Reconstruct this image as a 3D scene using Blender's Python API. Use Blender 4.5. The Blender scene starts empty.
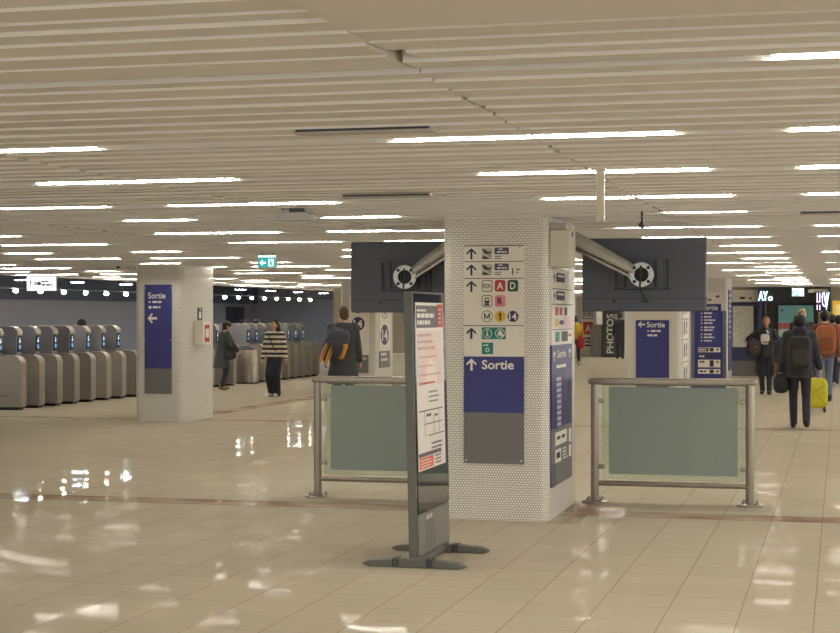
import bpy, bmesh, math, random
from mathutils import Matrix, Vector
random.seed(7)
scene = bpy.context.scene
COL = scene.collection
PI = math.pi
# ------------------------------------------------------------------ camera frame (used to read depths off the photograph)
F = 1650.0; H = 1.65; HY = 317.0
TH = math.atan(420/F); S = math.sin(TH); C = math.cos(TH)
def onY(px, Y):
    t = (px-420)/F
    return Y*(-S+t*C)/(C+t*S), Y/(C+t*S)            # world X, camera depth
def ground(px, py):
    zc = F*H/(py-HY); t = (px-420)/F
    return Vector((zc*(-S+t*C), zc*(C+t*S), 0))
def at(px, py, zc):
    t = (px-420)/F
    return Vector((zc*(-S+t*C), zc*(C+t*S), H+(HY-py)/F*zc))

# ------------------------------------------------------------------ materials
def lin(c):
    r = []
    for v in c:
        v = v/255
        r.append(v/12.92 if v <= .04045 else ((v+.055)/1.055)**2.4)
    return (*r, 1)
MATS = {}
def mat(name, rgb, rough=.6, metal=0, emit=0, spec=None, alpha=None, noise=0, nscale=8, coat=0):
    if name in MATS: return MATS[name]
    m = bpy.data.materials.new(name); m.use_nodes = True
    nt = m.node_tree; b = nt.nodes['Principled BSDF']
    b.inputs['Base Color'].default_value = lin(rgb)
    b.inputs['Roughness'].default_value = rough
    b.inputs['Metallic'].default_value = metal
    if spec is not None: b.inputs['Specular IOR Level'].default_value = spec
    if coat: b.inputs['Coat Weight'].default_value = coat
    if emit:
        b.inputs['Emission Color'].default_value = lin(rgb); b.inputs['Emission Strength'].default_value = emit
    if alpha is not None: b.inputs['Alpha'].default_value = alpha
    if noise:
        tc = nt.nodes.new('ShaderNodeTexCoord'); n = nt.nodes.new('ShaderNodeTexNoise')
        n.inputs['Scale'].default_value = nscale; n.inputs['Detail'].default_value = 5
        nt.links.new(tc.outputs['Object'], n.inputs['Vector'])
        mx = nt.nodes.new('ShaderNodeMix'); mx.data_type = 'RGBA'
        c = lin(rgb)
        mx.inputs['A'].default_value = (*[v*(1-noise) for v in c[:3]], 1)
        mx.inputs['B'].default_value = (*[min(1, v*(1+noise)) for v in c[:3]], 1)
        nt.links.new(n.outputs['Fac'], mx.inputs['Factor'])
        nt.links.new(mx.outputs['Result'], b.inputs['Base Color'])
    MATS[name] = m
    return m
def nodes(m): return m.node_tree.nodes, m.node_tree.links
class NB:                                            # tiny node-math helper
    def __init__(s, m): s.n, s.l = m.node_tree.nodes, m.node_tree.links
    def m(s, op, a, b=None, c=None):
        n = s.n.new('ShaderNodeMath'); n.operation = op
        for i, v in enumerate((a, b, c)):
            if v is None: continue
            if isinstance(v, (int, float)): n.inputs[i].default_value = v
            else: s.l.new(v, n.inputs[i])
        return n.outputs[0]
    def mix(s, f, a, b):
        n = s.n.new('ShaderNodeMix'); n.data_type = 'RGBA'
        for k, v in (('Factor', f), ('A', a), ('B', b)):
            if isinstance(v, (tuple, float, int)): n.inputs[k].default_value = v
            else: s.l.new(v, n.inputs[k])
        return n.outputs['Result']

def hex_tile_material(name, tile, grout):
    m = mat(name, tile, .28); nb = NB(m)
    uv = nb.n.new('ShaderNodeUVMap'); uv.uv_map = 'tiles'
    sp = nb.n.new('ShaderNodeSeparateXYZ'); nb.l.new(uv.outputs[0], sp.inputs[0])
    a, b = .0225, .039
    def d(ox, oy):
        x = nb.m('SUBTRACT', nb.m('FLOORED_MODULO', nb.m('ADD', sp.outputs[0], ox), a), a/2)
        y = nb.m('SUBTRACT', nb.m('FLOORED_MODULO', nb.m('ADD', sp.outputs[1], oy), b), b/2)
        return nb.m('SQRT', nb.m('ADD', nb.m('MULTIPLY', x, x), nb.m('MULTIPLY', y, y)))
    dd = nb.m('MINIMUM', d(0, 0), d(a/2, b/2))
    f = nb.m('MULTIPLY', nb.m('SUBTRACT', dd, .0092), 1/.0018); f = nb.m('MINIMUM', nb.m('MAXIMUM', f, 0), 1)
    no = nb.n.new('ShaderNodeTexNoise'); no.inputs['Scale'].default_value = 9; nb.l.new(uv.outputs[0], no.inputs['Vector'])
    t2 = tuple(v*.92 for v in lin(tile)[:3])+(1,)
    base = nb.mix(no.outputs['Fac'], t2, lin(tile))
    col = nb.mix(f, base, lin(grout))
    nb.l.new(col, nb.n['Principled BSDF'].inputs['Base Color'])
    bp = nb.n.new('ShaderNodeBump'); bp.inputs['Strength'].default_value = .35; bp.inputs['Distance'].default_value = .002
    nb.l.new(nb.m('SUBTRACT', 1, f), bp.inputs['Height']); nb.l.new(bp.outputs[0], nb.n['Principled BSDF'].inputs['Normal'])
    return m

def floor_material():
    m = mat('floor tiles', (196, 186, 166), .16); nb = NB(m)
    tc = nb.n.new('ShaderNodeTexCoord')
    sp = nb.n.new('ShaderNodeSeparateXYZ'); nb.l.new(tc.outputs['Object'], sp.inputs[0])
    X, Y = sp.outputs[0], sp.outputs[1]
    gx = nb.m('FLOORED_MODULO', nb.m('ADD', X, .14+40.0), .4); gy = nb.m('FLOORED_MODULO', nb.m('SUBTRACT', Y, 9.38-40), .4)
    lx = nb.m('LESS_THAN', gx, .0055); ly = nb.m('LESS_THAN', gy, .006)
    cx = nb.m('FLOOR', nb.m('DIVIDE', nb.m('ADD', X, .14+40.0), .4)); cy = nb.m('FLOOR', nb.m('DIVIDE', nb.m('SUBTRACT', Y, 9.38-40), .4))
    cb = nb.n.new('ShaderNodeCombineXYZ'); nb.l.new(cx, cb.inputs[0]); nb.l.new(cy, cb.inputs[1])
    wn = nb.n.new('ShaderNodeTexWhiteNoise'); nb.l.new(cb.outputs[0], wn.inputs['Vector'])
    n1 = nb.n.new('ShaderNodeTexNoise'); n1.inputs['Scale'].default_value = 38; n1.inputs['Detail'].default_value = 4
    nb.l.new(tc.outputs['Object'], n1.inputs['Vector'])
    n2 = nb.n.new('ShaderNodeTexNoise'); n2.inputs['Scale'].default_value = .55; n2.inputs['Detail'].default_value = 3
    nb.l.new(tc.outputs['Object'], n2.inputs['Vector'])
    v = nb.m('ADD', nb.m('MULTIPLY', wn.outputs['Value'], .3), nb.m('ADD', nb.m('MULTIPLY', n1.outputs['Fac'], .4), nb.m('MULTIPLY', n2.outputs['Fac'], .5)))
    base = nb.mix(nb.m('MULTIPLY', v, .75), lin((174, 164, 145)), lin((195, 186, 166)))
    # reddish border tiles on the pillar lines
    def band(c, lo, hi):
        return nb.m('MULTIPLY', nb.m('GREATER_THAN', c, lo), nb.m('LESS_THAN', c, hi))
    b = nb.m('MAXIMUM', band(Y, 13.56, 13.92), band(Y, 24.42, 24.72))
    b = nb.m('MAXIMUM', b, nb.m('MULTIPLY', band(X, -10.5, -10.1), nb.m('GREATER_THAN', Y, 25.3)))
    b = nb.m('MAXIMUM', b, nb.m('MULTIPLY', band(X, -2.3, -2.02), band(Y, 13.0, 14.6)))
    red = nb.mix(n1.outputs['Fac'], lin((98, 68, 54)), lin((158, 130, 110)))
    n3 = nb.n.new('ShaderNodeTexNoise'); n3.inputs['Scale'].default_value = 1.6; nb.l.new(tc.outputs['Object'], n3.inputs['Vector'])
    pm = nb.m('MINIMUM', nb.m('MAXIMUM', nb.m('MULTIPLY', nb.m('SUBTRACT', n3.outputs['Fac'], .3), 2.6), .12), .85)
    base = nb.mix(nb.m('MULTIPLY', b, pm), base, red)
    dl = nb.m('MAXIMUM', band(Y, 13.535, 13.57), nb.m('MULTIPLY', band(Y, 13.90, 13.93), .8))
    jl = nb.m('MAXIMUM', nb.m('MULTIPLY', lx, .62), nb.m('MULTIPLY', ly, .42))
    jl = nb.m('MAXIMUM', jl, nb.m('MULTIPLY', dl, .6))
    col = nb.mix(jl, base, lin((112, 92, 72)))
    p = nb.n['Principled BSDF']; p.inputs['Specular IOR Level'].default_value = 0; p.inputs['Roughness'].default_value = .6
    nb.l.new(col, p.inputs['Base Color'])
    # thin worn polish: each tile lies a hair out of level
    gl = nb.n.new('ShaderNodeBsdfGlossy')
    nb.l.new(nb.m('ADD', .02, nb.m('MULTIPLY', n2.outputs['Fac'], .04)), gl.inputs['Roughness'])
    ge = nb.n.new('ShaderNodeNewGeometry')
    va = nb.n.new('ShaderNodeVectorMath'); va.operation = 'SUBTRACT'; nb.l.new(wn.outputs['Color'], va.inputs[0]); va.inputs[1].default_value = (.5, .5, .5)
    vb = nb.n.new('ShaderNodeVectorMath'); vb.operation = 'SCALE'; nb.l.new(va.outputs[0], vb.inputs[0]); vb.inputs['Scale'].default_value = .012
    n4 = nb.n.new('ShaderNodeTexNoise'); n4.inputs['Scale'].default_value = 2.5; nb.l.new(tc.outputs['Object'], n4.inputs['Vector'])
    vd = nb.n.new('ShaderNodeVectorMath'); vd.operation = 'SUBTRACT'; nb.l.new(n4.outputs['Color'], vd.inputs[0]); vd.inputs[1].default_value = (.5, .5, .5)
    ve = nb.n.new('ShaderNodeVectorMath'); ve.operation = 'SCALE'; nb.l.new(vd.outputs[0], ve.inputs[0]); ve.inputs['Scale'].default_value = .009
    vc = nb.n.new('ShaderNodeVectorMath'); vc.operation = 'ADD'; nb.l.new(ge.outputs['Normal'], vc.inputs[0]); nb.l.new(vb.outputs[0], vc.inputs[1])
    vf = nb.n.new('ShaderNodeVectorMath'); vf.operation = 'ADD'; nb.l.new(vc.outputs[0], vf.inputs[0]); nb.l.new(ve.outputs[0], vf.inputs[1])
    vn = nb.n.new('ShaderNodeVectorMath'); vn.operation = 'NORMALIZE'; nb.l.new(vf.outputs[0], vn.inputs[0])
    nb.l.new(vn.outputs[0], gl.inputs['Normal'])
    mx = nb.n.new('ShaderNodeMixShader'); mx.inputs[0].default_value = .06
    nb.l.new(p.outputs[0], mx.inputs[1]); nb.l.new(gl.outputs[0], mx.inputs[2]); nb.l.new(mx.outputs[0], nb.n['Material Output'].inputs[0])
    return m

def ceiling_material():
    m = mat('ceiling slats', (222, 214, 202), .5); nb = NB(m)
    g = nb.n.new('ShaderNodeNewGeometry')
    col = nb.mix(g.outputs['Random Per Island'], lin((214, 208, 197)), lin((225, 219, 208)))
    nb.l.new(col, nb.n['Principled BSDF'].inputs['Base Color'])
    return m

def stripe_material():
    m = mat('striped knit', (225, 214, 190), .9); nb = NB(m)
    tc = nb.n.new('ShaderNodeTexCoord'); sp = nb.n.new('ShaderNodeSeparateXYZ'); nb.l.new(tc.outputs['Object'], sp.inputs[0])
    f = nb.m('LESS_THAN', nb.m('FLOORED_MODULO', nb.m('ADD', sp.outputs[2], .02), .098), .046)
    nb.l.new(nb.mix(f, lin((222, 212, 190)), lin((42, 36, 36))), nb.n['Principled BSDF'].inputs['Base Color'])
    return m
def glass_material(name, rgb, mixf):
    m = bpy.data.materials.new(name); m.use_nodes = True; nb = NB(m)
    p = nb.n['Principled BSDF']; p.inputs['Base Color'].default_value = lin(rgb); p.inputs['Roughness'].default_value = .08
    tr = nb.n.new('ShaderNodeBsdfTransparent'); tr.inputs[0].default_value = (.90, .95, .92, 1)
    mx = nb.n.new('ShaderNodeMixShader'); mx.inputs[0].default_value = mixf
    nb.l.new(tr.outputs[0], mx.inputs[1]); nb.l.new(p.outputs[0], mx.inputs[2])
    nb.l.new(mx.outputs[0], nb.n['Material Output'].inputs[0])
    MATS[name] = m
    return m

HEX = hex_tile_material('white mosaic tile', (246, 242, 232), (98, 86, 72))
FLOOR = floor_material(); CEIL = ceiling_material(); STRIPE = stripe_material()
GLASS = glass_material('barrier glass', (205, 214, 200), .13)
DGLASS = glass_material('gate door glass', (70, 72, 80), .55)
STEEL = mat('brushed stainless steel', (158, 150, 138), .3, .9, noise=.12, nscale=30)
CHROME = mat('polished steel', (168, 167, 162), .22, 1)
ALU = mat('cast aluminium', (196, 194, 186), .38, .4)
BLUE = mat('sign blue', (52, 56, 122), .45)
SGREY = mat('sign grey', (116, 114, 114), .5)
SWHITE = mat('sign white', (236, 230, 217), .5)
PWHITE = mat('print white', (236, 232, 222), .55)
INK = mat('print charcoal', (48, 48, 58), .5)
RED = mat('line red', (190, 62, 58), .5)
DGREEN = mat('line dark green', (40, 78, 62), .5)
PINK = mat('line pink', (232, 140, 150), .5)
YEL = mat('line yellow', (226, 186, 44), .5)
NAVY = mat('line violet', (56, 44, 96), .5)
TEAL = mat('service teal', (22, 134, 120), .5)
DTV = mat('monitor plastic', (90, 96, 109), .5)
DTV2 = mat('monitor plastic recess', (58, 62, 70), .5)
BLACK = mat('black plastic', (22, 22, 25), .4)
KGREY = mat('totem grey paint', (104, 104, 98), .45)
KFACE = mat('totem face grey paint', (122, 120, 112), .45)
SCRB = mat('glossy black screen glass', (26, 28, 40), .06, coat=.5)
PAPER = mat('poster paper', (236, 228, 220), .4)
PAPERP = mat('poster blush', (230, 212, 204), .4)
ORANGE = mat('poster orange', (226, 104, 66), .45)
PGREY = mat('poster grey', (92, 88, 90), .45)
PALE = mat('painted box', (216, 210, 192), .5)
WALLB = mat('painted wall beige', (190, 182, 164), .7, noise=.05, nscale=2)
WALLG = mat('dull grey wall', (156, 152, 154), .75, noise=.12, nscale=.8)
DARKC = mat('dark ceiling paint', (84, 90, 104), .8)
PANEL = mat('frosted barrier panel', (150, 163, 157), .45, noise=.03, nscale=3)
GATE = mat('gate steel side', (166, 160, 152), .45, .1, noise=.08, nscale=3)
GATEF = mat('gate bright edge', (164, 156, 142), .36, .6)
GATEB = mat('gate bluish housing', (152, 152, 160), .4, .1)
TUBE = mat('fluorescent tube', (255, 250, 240), .4, emit=82)
SPOTE = mat('spot lamp glow', (255, 240, 220), .4, emit=110)
DISCE = mat('cool downlight glow', (222, 238, 255), .4, emit=85)
EXITE = mat('exit sign lit green', (50, 150, 150), .4, emit=.7)
EXITW = mat('exit sign lit white', (220, 245, 250), .4, emit=.8)
SIGNE = mat('lit white sign face', (240, 238, 240), .4, emit=.7)
LETE = mat('lit shop letters', (190, 240, 240), .4, emit=2.5)
NEON = mat('neon violet', (225, 200, 240), .4, emit=1.6)
DISPB = mat('gate display lit blue', (90, 140, 190), .3, emit=.55)
DISPW = mat('gate display lit white', (200, 225, 240), .3, emit=.9)

# ------------------------------------------------------------------ mesh builder
_txt = {}
def text_mesh(s, bold):
    key = (s, bold)
    if key not in _txt:
        cu = bpy.data.curves.new('lettering', 'FONT'); cu.body = s; cu.offset = bold; cu.resolution_u = 3
        o = bpy.data.objects.new('lettering', cu); COL.objects.link(o)
        dg = bpy.context.evaluated_depsgraph_get(); dg.update()
        me = bpy.data.meshes.new_from_object(o.evaluated_get(dg))
        _txt[key] = ([v.co.copy() for v in me.vertices], [tuple(p.vertices) for p in me.polygons])
        bpy.data.objects.remove(o); bpy.data.meshes.remove(me); bpy.data.curves.remove(cu)
    return _txt[key]
class MB:
    def __init__(s, M=None):
        s.v, s.f, s.mi, s.mats = [], [], [], []
        s.M = M or Matrix()
        s.px0 = s.py0 = 0; s.kx = s.ky = 1
    def add(s, vs, fs, m):
        if m not in s.mats: s.mats.append(m)
        i = s.mats.index(m); b = len(s.v)
        s.v += [s.M @ Vector(p) for p in vs]
        s.f += [tuple(b+k for k in f) for f in fs]; s.mi += [i]*len(fs)
    def box(s, x0, x1, y0, y1, z0, z1, m):
        s.add([(x0,y0,z0),(x1,y0,z0),(x1,y1,z0),(x0,y1,z0),(x0,y0,z1),(x1,y0,z1),(x1,y1,z1),(x0,y1,z1)],
              [(0,3,2,1),(4,5,6,7),(0,1,5,4),(1,2,6,5),(2,3,7,6),(3,0,4,7)], m)
    def loft(s, rings, m, cap=True):
        n = len(rings[0]); vs = [p for r in rings for p in r]; fs = []
        for i in range(len(rings)-1):
            for j in range(n):
                k = (j+1) % n
                fs.append((i*n+j, i*n+k, (i+1)*n+k, (i+1)*n+j))
        if cap:
            fs.append(tuple(range(n-1, -1, -1))); fs.append(tuple((len(rings)-1)*n+j for j in range(n)))
        s.add(vs, fs, m)
    def tube(s, pts, r, m, n=12):
        pts = [Vector(p) for p in pts]; rings = []
        rr = r if isinstance(r, (list, tuple)) else [r]*len(pts)
        prev = None
        for i, p in enumerate(pts):
            d = (pts[min(i+1, len(pts)-1)]-pts[max(i-1, 0)]).normalized()
            a = Vector((0, 0, 1)) if abs(d.z) < .9 else Vector((1, 0, 0))
            u = prev-d*prev.dot(d) if prev is not None else d.cross(a)
            u.normalize(); w = d.cross(u); prev = u
            rings.append([tuple(p+(u*math.cos(2*PI*j/n)+w*math.sin(2*PI*j/n))*rr[i]) for j in range(n)])
        s.loft(rings, m)
    def ell(s, c, r, m, n=14, k=9, rot=None):
        vs, fs = [], []
        R = rot or Matrix.Identity(3)
        vs.append(R @ Vector((0, 0, -r[2])))
        for i in range(1, k):
            a = -PI/2+PI*i/k
            for j in range(n):
                b = 2*PI*j/n
                vs.append(R @ Vector((r[0]*math.cos(a)*math.cos(b), r[1]*math.cos(a)*math.sin(b), r[2]*math.sin(a))))
        vs.append(R @ Vector((0, 0, r[2])))
        vs = [tuple(v+Vector(c)) for v in vs]
        for j in range(n): fs.append((0, 1+(j+1) % n, 1+j))
        for i in range(k-2):
            for j in range(n):
                a, b = 1+i*n, 1+(i+1)*n
                fs.append((a+j, a+(j+1) % n, b+(j+1) % n, b+j))
        e = len(vs)-1; a = 1+(k-2)*n
        for j in range(n): fs.append((a+j, a+(j+1) % n, e))
        s.add(vs, fs, m)
    def sup(s, c, r, m, e=.35, n=24, k=14, rot=None):    # rounded block
        vs, fs = [], []
        R = rot or Matrix.Identity(3)
        def pw(x): return math.copysign(abs(x)**e, x)
        for i in range(k+1):
            a = -PI/2+PI*i/k
            for j in range(n):
                b = 2*PI*j/n
                vs.append(tuple(Vector(c)+R @ Vector((r[0]*pw(math.cos(a))*pw(math.cos(b)), r[1]*pw(math.cos(a))*pw(math.sin(b)), r[2]*pw(math.sin(a))))))
        for i in range(k):
            for j in range(n):
                fs.append((i*n+j, i*n+(j+1) % n, (i+1)*n+(j+1) % n, (i+1)*n+j))
        fs.append(tuple(range(n-1, -1, -1))); fs.append(tuple(k*n+j for j in range(n)))
        s.add(vs, fs, m)
    def limb(s, a, b, ra, rb, m, n=12):
        s.tube([a, b], [ra, rb], m, n); s.ell(a, (ra,)*3, m, n, 8); s.ell(b, (rb,)*3, m, n, 8)
    def ring(s, c, ax, ay, r0, r1, th, m, n=32):         # flat annulus with thickness; ax, ay span its plane
        ax, ay = Vector(ax), Vector(ay); w = ax.cross(ay); c = Vector(c); rs = []
        for r, o in ((r0, 0), (r1, 0), (r1, th), (r0, th), (r0, 0)):
            rs.append([tuple(c+(ax*math.cos(2*PI*j/n)+ay*math.sin(2*PI*j/n))*r+w*o) for j in range(n)])
        s.loft(rs, m, False)
    def prism(s, poly, w0, w1, m):                       # poly in (u, v), from w0 to w1
        n = len(poly)
        vs = [(x, y, w0) for x, y in poly]+[(x, y, w1) for x, y in poly]
        fs = [tuple(range(n-1, -1, -1)), tuple(range(n, 2*n))]+[(j, (j+1) % n, n+(j+1) % n, n+j) for j in range(n)]
        s.add(vs, fs, m)
    # ---- printing: pixel-sized coordinates mapped on a board
    def frame(s, px0, py0, kx, ky=None):
        s.px0, s.py0, s.kx, s.ky = px0, py0, kx, ky or kx
        return s
    def q(s, x, y): return ((x-s.px0)*s.kx, (s.py0-y)*s.ky)
    def R(s, x0, y0, x1, y1, w, m, r=0, th=0):
        if r <= 0:
            p = [s.q(x0, y1), s.q(x1, y1), s.q(x1, y0), s.q(x0, y0)]
        else:
            p = []
            for cx, cy, a0 in ((x1-r, y1-r, 0), (x0+r, y1-r, 1), (x0+r, y0+r, 2), (x1-r, y0+r, 3)):
                for i in range(6):
                    a = PI/2*(a0+i/5)
                    p.append(s.q(cx+r*math.cos(a), cy+r*math.sin(a)))
            p.reverse()
        if th: s.prism(p, w-th, w, m)
        else: s.add([(x, y, w) for x, y in p], [tuple(range(len(p)))], m)
    def D(s, cx, cy, r, w, m, n=28):
        s.add([(*s.q(cx+r*math.cos(2*PI*j/n), cy-r*math.sin(2*PI*j/n)), w) for j in range(n)], [tuple(range(n))], m)
    def P(s, pts, w, m): s.add([(*s.q(x, y), w) for x, y in pts], [tuple(range(len(pts)))], m)
    def T(s, t, x0, y0, x1, y1, w, m, bold=.012, rot=False):
        vs, fs = text_mesh(t, bold)
        ax, bx = min(v.x for v in vs), max(v.x for v in vs); ay, by = min(v.y for v in vs), max(v.y for v in vs)
        out = []
        for v in vs:
            a, b = (v.x-ax)/(bx-ax), (v.y-ay)/(by-ay)
            if rot: out.append((*s.q(x0+b*0+(1-b)*0+(x1-x0)*(1-b), y1-(y1-y0)*a), w))
            else: out.append((*s.q(x0+(x1-x0)*a, y1-(y1-y0)*b), w))
        s.add(out, fs, m)
    def A(s, x0, y0, x1, y1, w, m, d='up', th=.2):
        P = [((.5-th/2), 0), ((.5+th/2), 0), ((.5+th/2), .7), (1-th*.55, .7-.5+.22+.02), (1, .55), (.5, 1.0), (0, .55), (th*.55, .44), ((.5-th/2), .7)]
        pts = []
        for a, b in P:
            if d == 'up': pts.append((x0+(x1-x0)*a, y1-(y1-y0)*b))
            elif d == 'left': pts.append((x1-(x1-x0)*b, y1-(y1-y0)*a))
            else: pts.append((x0+(x1-x0)*b, y0+(y1-y0)*a))
        s.P(pts, w, m)
    def S(s, x0, y0, x1, y1, t, w, m):                   # a straight stroke
        d = Vector((x1-x0, y1-y0)).normalized(); n = Vector((-d.y, d.x))*t/2
        s.P([(x0+n.x, y0+n.y), (x1+n.x, y1+n.y), (x1-n.x, y1-n.y), (x0-n.x, y0-n.y)], w, m)
    def G(s, x0, y0, x1, y1, t, w, m):                   # thin capital M
        xm = (x0+x1)/2
        s.S(x0, y0, x0, y1, t, w, m); s.S(x1, y0, x1, y1, t, w, m); s.S(x0, y0, xm, y1-(y1-y0)*.15, t, w+.0003, m); s.S(x1, y0, xm, y1-(y1-y0)*.15, t, w+.0005, m)
    def lines(s, x0, y0, x1, rows, gap, h, w, m, seed=1):   # rows of print too small to read
        rd = random.Random(seed)
        for i in range(rows):
            x = x0; y = y0+i*gap; end = x0+(x1-x0)*rd.uniform(.6, 1)
            a = abs(h)
            while x < end-a*.4:
                l = min(a*rd.uniform(.8, 3.2), end-x)
                s.R(x, y, x+l, y+h, w, m); x += l+a*.45
    def build(s, name, parent=None, bevel=0, smooth=True, ang=.7):
        me = bpy.data.meshes.new(name)
        me.from_pydata([tuple(v) for v in s.v], [], s.f)
        for m in s.mats: me.materials.append(m)
        me.polygons.foreach_set('material_index', s.mi)
        if smooth:
            me.polygons.foreach_set('use_smooth', [True]*len(me.polygons)); me.set_sharp_from_angle(angle=ang)
        me.update()
        o = bpy.data.objects.new(name, me); COL.objects.link(o)
        if parent is not None: o.parent = parent
        if bevel:
            b = o.modifiers.new('edge', 'BEVEL'); b.width = bevel; b.segments = 2; b.limit_method = 'ANGLE'; b.angle_limit = .6
        return o
def remesh(mb, name, parent, vox=.016, it=4):
    o = mb.build('tmp')
    r = o.modifiers.new('r', 'REMESH'); r.mode = 'VOXEL'; r.voxel_size = vox
    sm = o.modifiers.new('s', 'SMOOTH'); sm.factor = .5; sm.iterations = it
    dg = bpy.context.evaluated_depsgraph_get(); dg.update()
    me = bpy.data.meshes.new_from_object(o.evaluated_get(dg))
    old = o.data; bpy.data.objects.remove(o); bpy.data.meshes.remove(old)
    me.name = name
    me.materials.clear(); me.materials.append(mb.mats[0])
    me.polygons.foreach_set('material_index', [0]*len(me.polygons))
    me.polygons.foreach_set('use_smooth', [True]*len(me.polygons))
    o = bpy.data.objects.new(name, me); COL.objects.link(o); o.parent = parent
    return o
def merge_into(o, mb):                                   # fold extra pieces into an existing mesh object
    bm = bmesh.new(); bm.from_mesh(o.data)
    base = len(o.data.materials)
    for m in mb.mats: o.data.materials.append(m)
    vs = [bm.verts.new(v) for v in mb.v]
    for f, i in zip(mb.f, mb.mi):
        fa = bm.faces.new([vs[k] for k in f]); fa.material_index = base+i; fa.smooth = True
    bm.to_mesh(o.data); bm.free()
def tag(o, label, cat, group=None, kind=None):
    if label: o['label'] = label
    if cat: o['category'] = cat
    if group: o['group'] = group
    if kind: o['kind'] = kind
    return o
def thing(name, label, cat, loc=(0, 0, 0), rz=0, group=None):
    o = bpy.data.objects.new(name, None); COL.objects.link(o); o.empty_display_size = .1
    o.location = loc; o.rotation_euler = (0, 0, rz)
    return tag(o, label, cat, group)
def dup(root, loc, rz=0, label=None):
    r = root.copy(); COL.objects.link(r); r.location = loc; r.rotation_euler = (0, 0, rz)
    if label: r['label'] = label
    for ch in root.children:
        c = ch.copy(); COL.objects.link(c); c.parent = r
        for g in ch.children:
            d = g.copy(); COL.objects.link(d); d.parent = c
    return r
FRONT = Matrix(((1, 0, 0, 0), (0, 0, -1, 0), (0, 1, 0, 0), (0, 0, 0, 1)))      # (u,v,w) -> facing -Y
SIDE = Matrix(((0, 0, 1, 0), (1, 0, 0, 0), (0, 1, 0, 0), (0, 0, 0, 1)))        # facing +X

# ================================================================== SETTING
mb = MB(); mb.add([(-30, -4, 0), (6, -4, 0), (6, 90, 0), (-30, 90, 0)], [(0, 1, 2, 3)], FLOOR)
mb.box(-30, 6, -4, 90, -.2, -.001, FLOOR)
tag(mb.build('floor', smooth=False), 'glossy beige square tiled concourse floor with reddish border lines', 'floor', kind='structure')

ROWS = [1.3, 3.25, 5.2, 7.25, 9.1, 11.12, 12.8, 14.95, 16.95, 19.1, 21.15, 23.3, 25.2, 27.1]
while ROWS[-1] < 80: ROWS.append(ROWS[-1]+1.97)
JOINTS = [4.07, 1.37, -1.33, -4.03, -6.73, -9.43, -12.13, -15.6]
CZ = 2.45
mb = MB(); CH = .025
LIP_PALE = mat('slat lip pale', (238, 234, 226), .35)  # paler than the slats, so the edge lines come from colour
PLEN = mat('plenum grey', (120, 118, 114), .7)
def slat(x0, x1, y0, y1, z):
    t = z+.05; u = z+.006
    mb.add([(x0,y0,z),(x1,y0,z),(x1,y1,u),(x0,y1,u),(x0,y0,t),(x1,y0,t),(x1,y1,t),(x0,y1,t)],
           [(0,3,2,1),(1,2,6,5),(2,3,7,6),(3,0,4,7)], CEIL)
    mb.box(x0, x1, y0-.006, y0, z-.003, t, LIP_PALE)
rd = random.Random(3)
for si in range(len(JOINTS)-1):
    xr, xl = JOINTS[si], JOINTS[si+1]
    for ri in range(-2, len(ROWS)-1):
        if ri < 0: ya, yb = (-2.7, -.75) if ri == -2 else (-.65, 1.3-CH)
        else: ya, yb = ROWS[ri]+CH, ROWS[ri+1]-CH
        n = 8; ph = rd.uniform(0, .9)
        w = (yb-ya)/n
        cuts = [ya]+[ya+w*(i+ph) for i in range(n) if .25 < i+ph < n-.25]+[yb]
        if ri == 1 and xl == -1.33: cuts = [ya, 4.32, 4.42, 4.62, 4.82, 4.99, yb]
        if ri == 1 and xl == -4.03: cuts = [ya, 3.7, 3.9, 4.1, 4.24, 4.42, 4.64, 4.87, yb]
        for i in range(len(cuts)-1):
            z = CZ+rd.choice((-.005, -.004, -.002, -.007, -.003))
            a0 = xl+rd.choice((.001, .002, .004, .016)); a1 = xr-rd.choice((.001, .002, .004, .016))
            if xl == -1.33 and cuts[i] < 4.9 < cuts[i+1]: a0 = xl+.06      # one slat stops short at the joint
            if ri == 1 and xl == -1.33 and i == 0: z -= .022               # the wide lowered panel
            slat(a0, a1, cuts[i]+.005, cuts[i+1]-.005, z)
# plenum plate above the slats and the drop edge over the gates
mb.box(-15.6, 4.07, -3, 80, 2.54, 2.6, PLEN)
mb.box(-15.66, -15.6, -3, 80, 2.44, 3.1, CEIL)
tag(mb.build('ceiling', smooth=False), 'cream metal slat ceiling', 'ceiling', kind='structure')

def wall(name, x0, x1, y0, y1, z0, z1, m, label):
    b = MB(); b.box(x0, x1, y0, y1, z0, z1, m)
    return tag(b.build(name, smooth=False), label, 'wall', kind='structure')
wall('wall_left', -22.2, -22, 10, 62, 0, 3.1, WALLG, 'dull grey wall beyond the ticket gates')
wall('wall_gate_end', -22, -14.05, 60, 60.2, 0, 3.1, WALLG, 'dull grey wall closing the far end of the gate hall')
wall('wall_back', -14.0, -7.6, 45.0, 45.3, 0, 2.56, WALLB, 'pale wall behind the pillar with the black 14 discs')
wall('wall_far', -24, -2.9, 82, 82.3, 0, 2.6, WALLB, 'pale wall at the far end of the concourse')
wall('wall_shop', -2.95, 5, 46.3, 46.6, 0, 2.56, WALLB, 'pale wall behind the street map board')
b = MB(); b.box(-22, -15.66, 8, 62, 3.05, 3.1, DARKC); tag(b.build('ceiling_gates', smooth=False), 'dark ceiling beyond the ticket gates', 'ceiling', kind='structure')
b = MB(); b.box(-21.99, -21.7, 10, 60, 2.12, 3.05, DARKC); tag(b.build('trim_1', smooth=False), 'dark soffit on top of the grey wall', 'trim', kind='structure')

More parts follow.
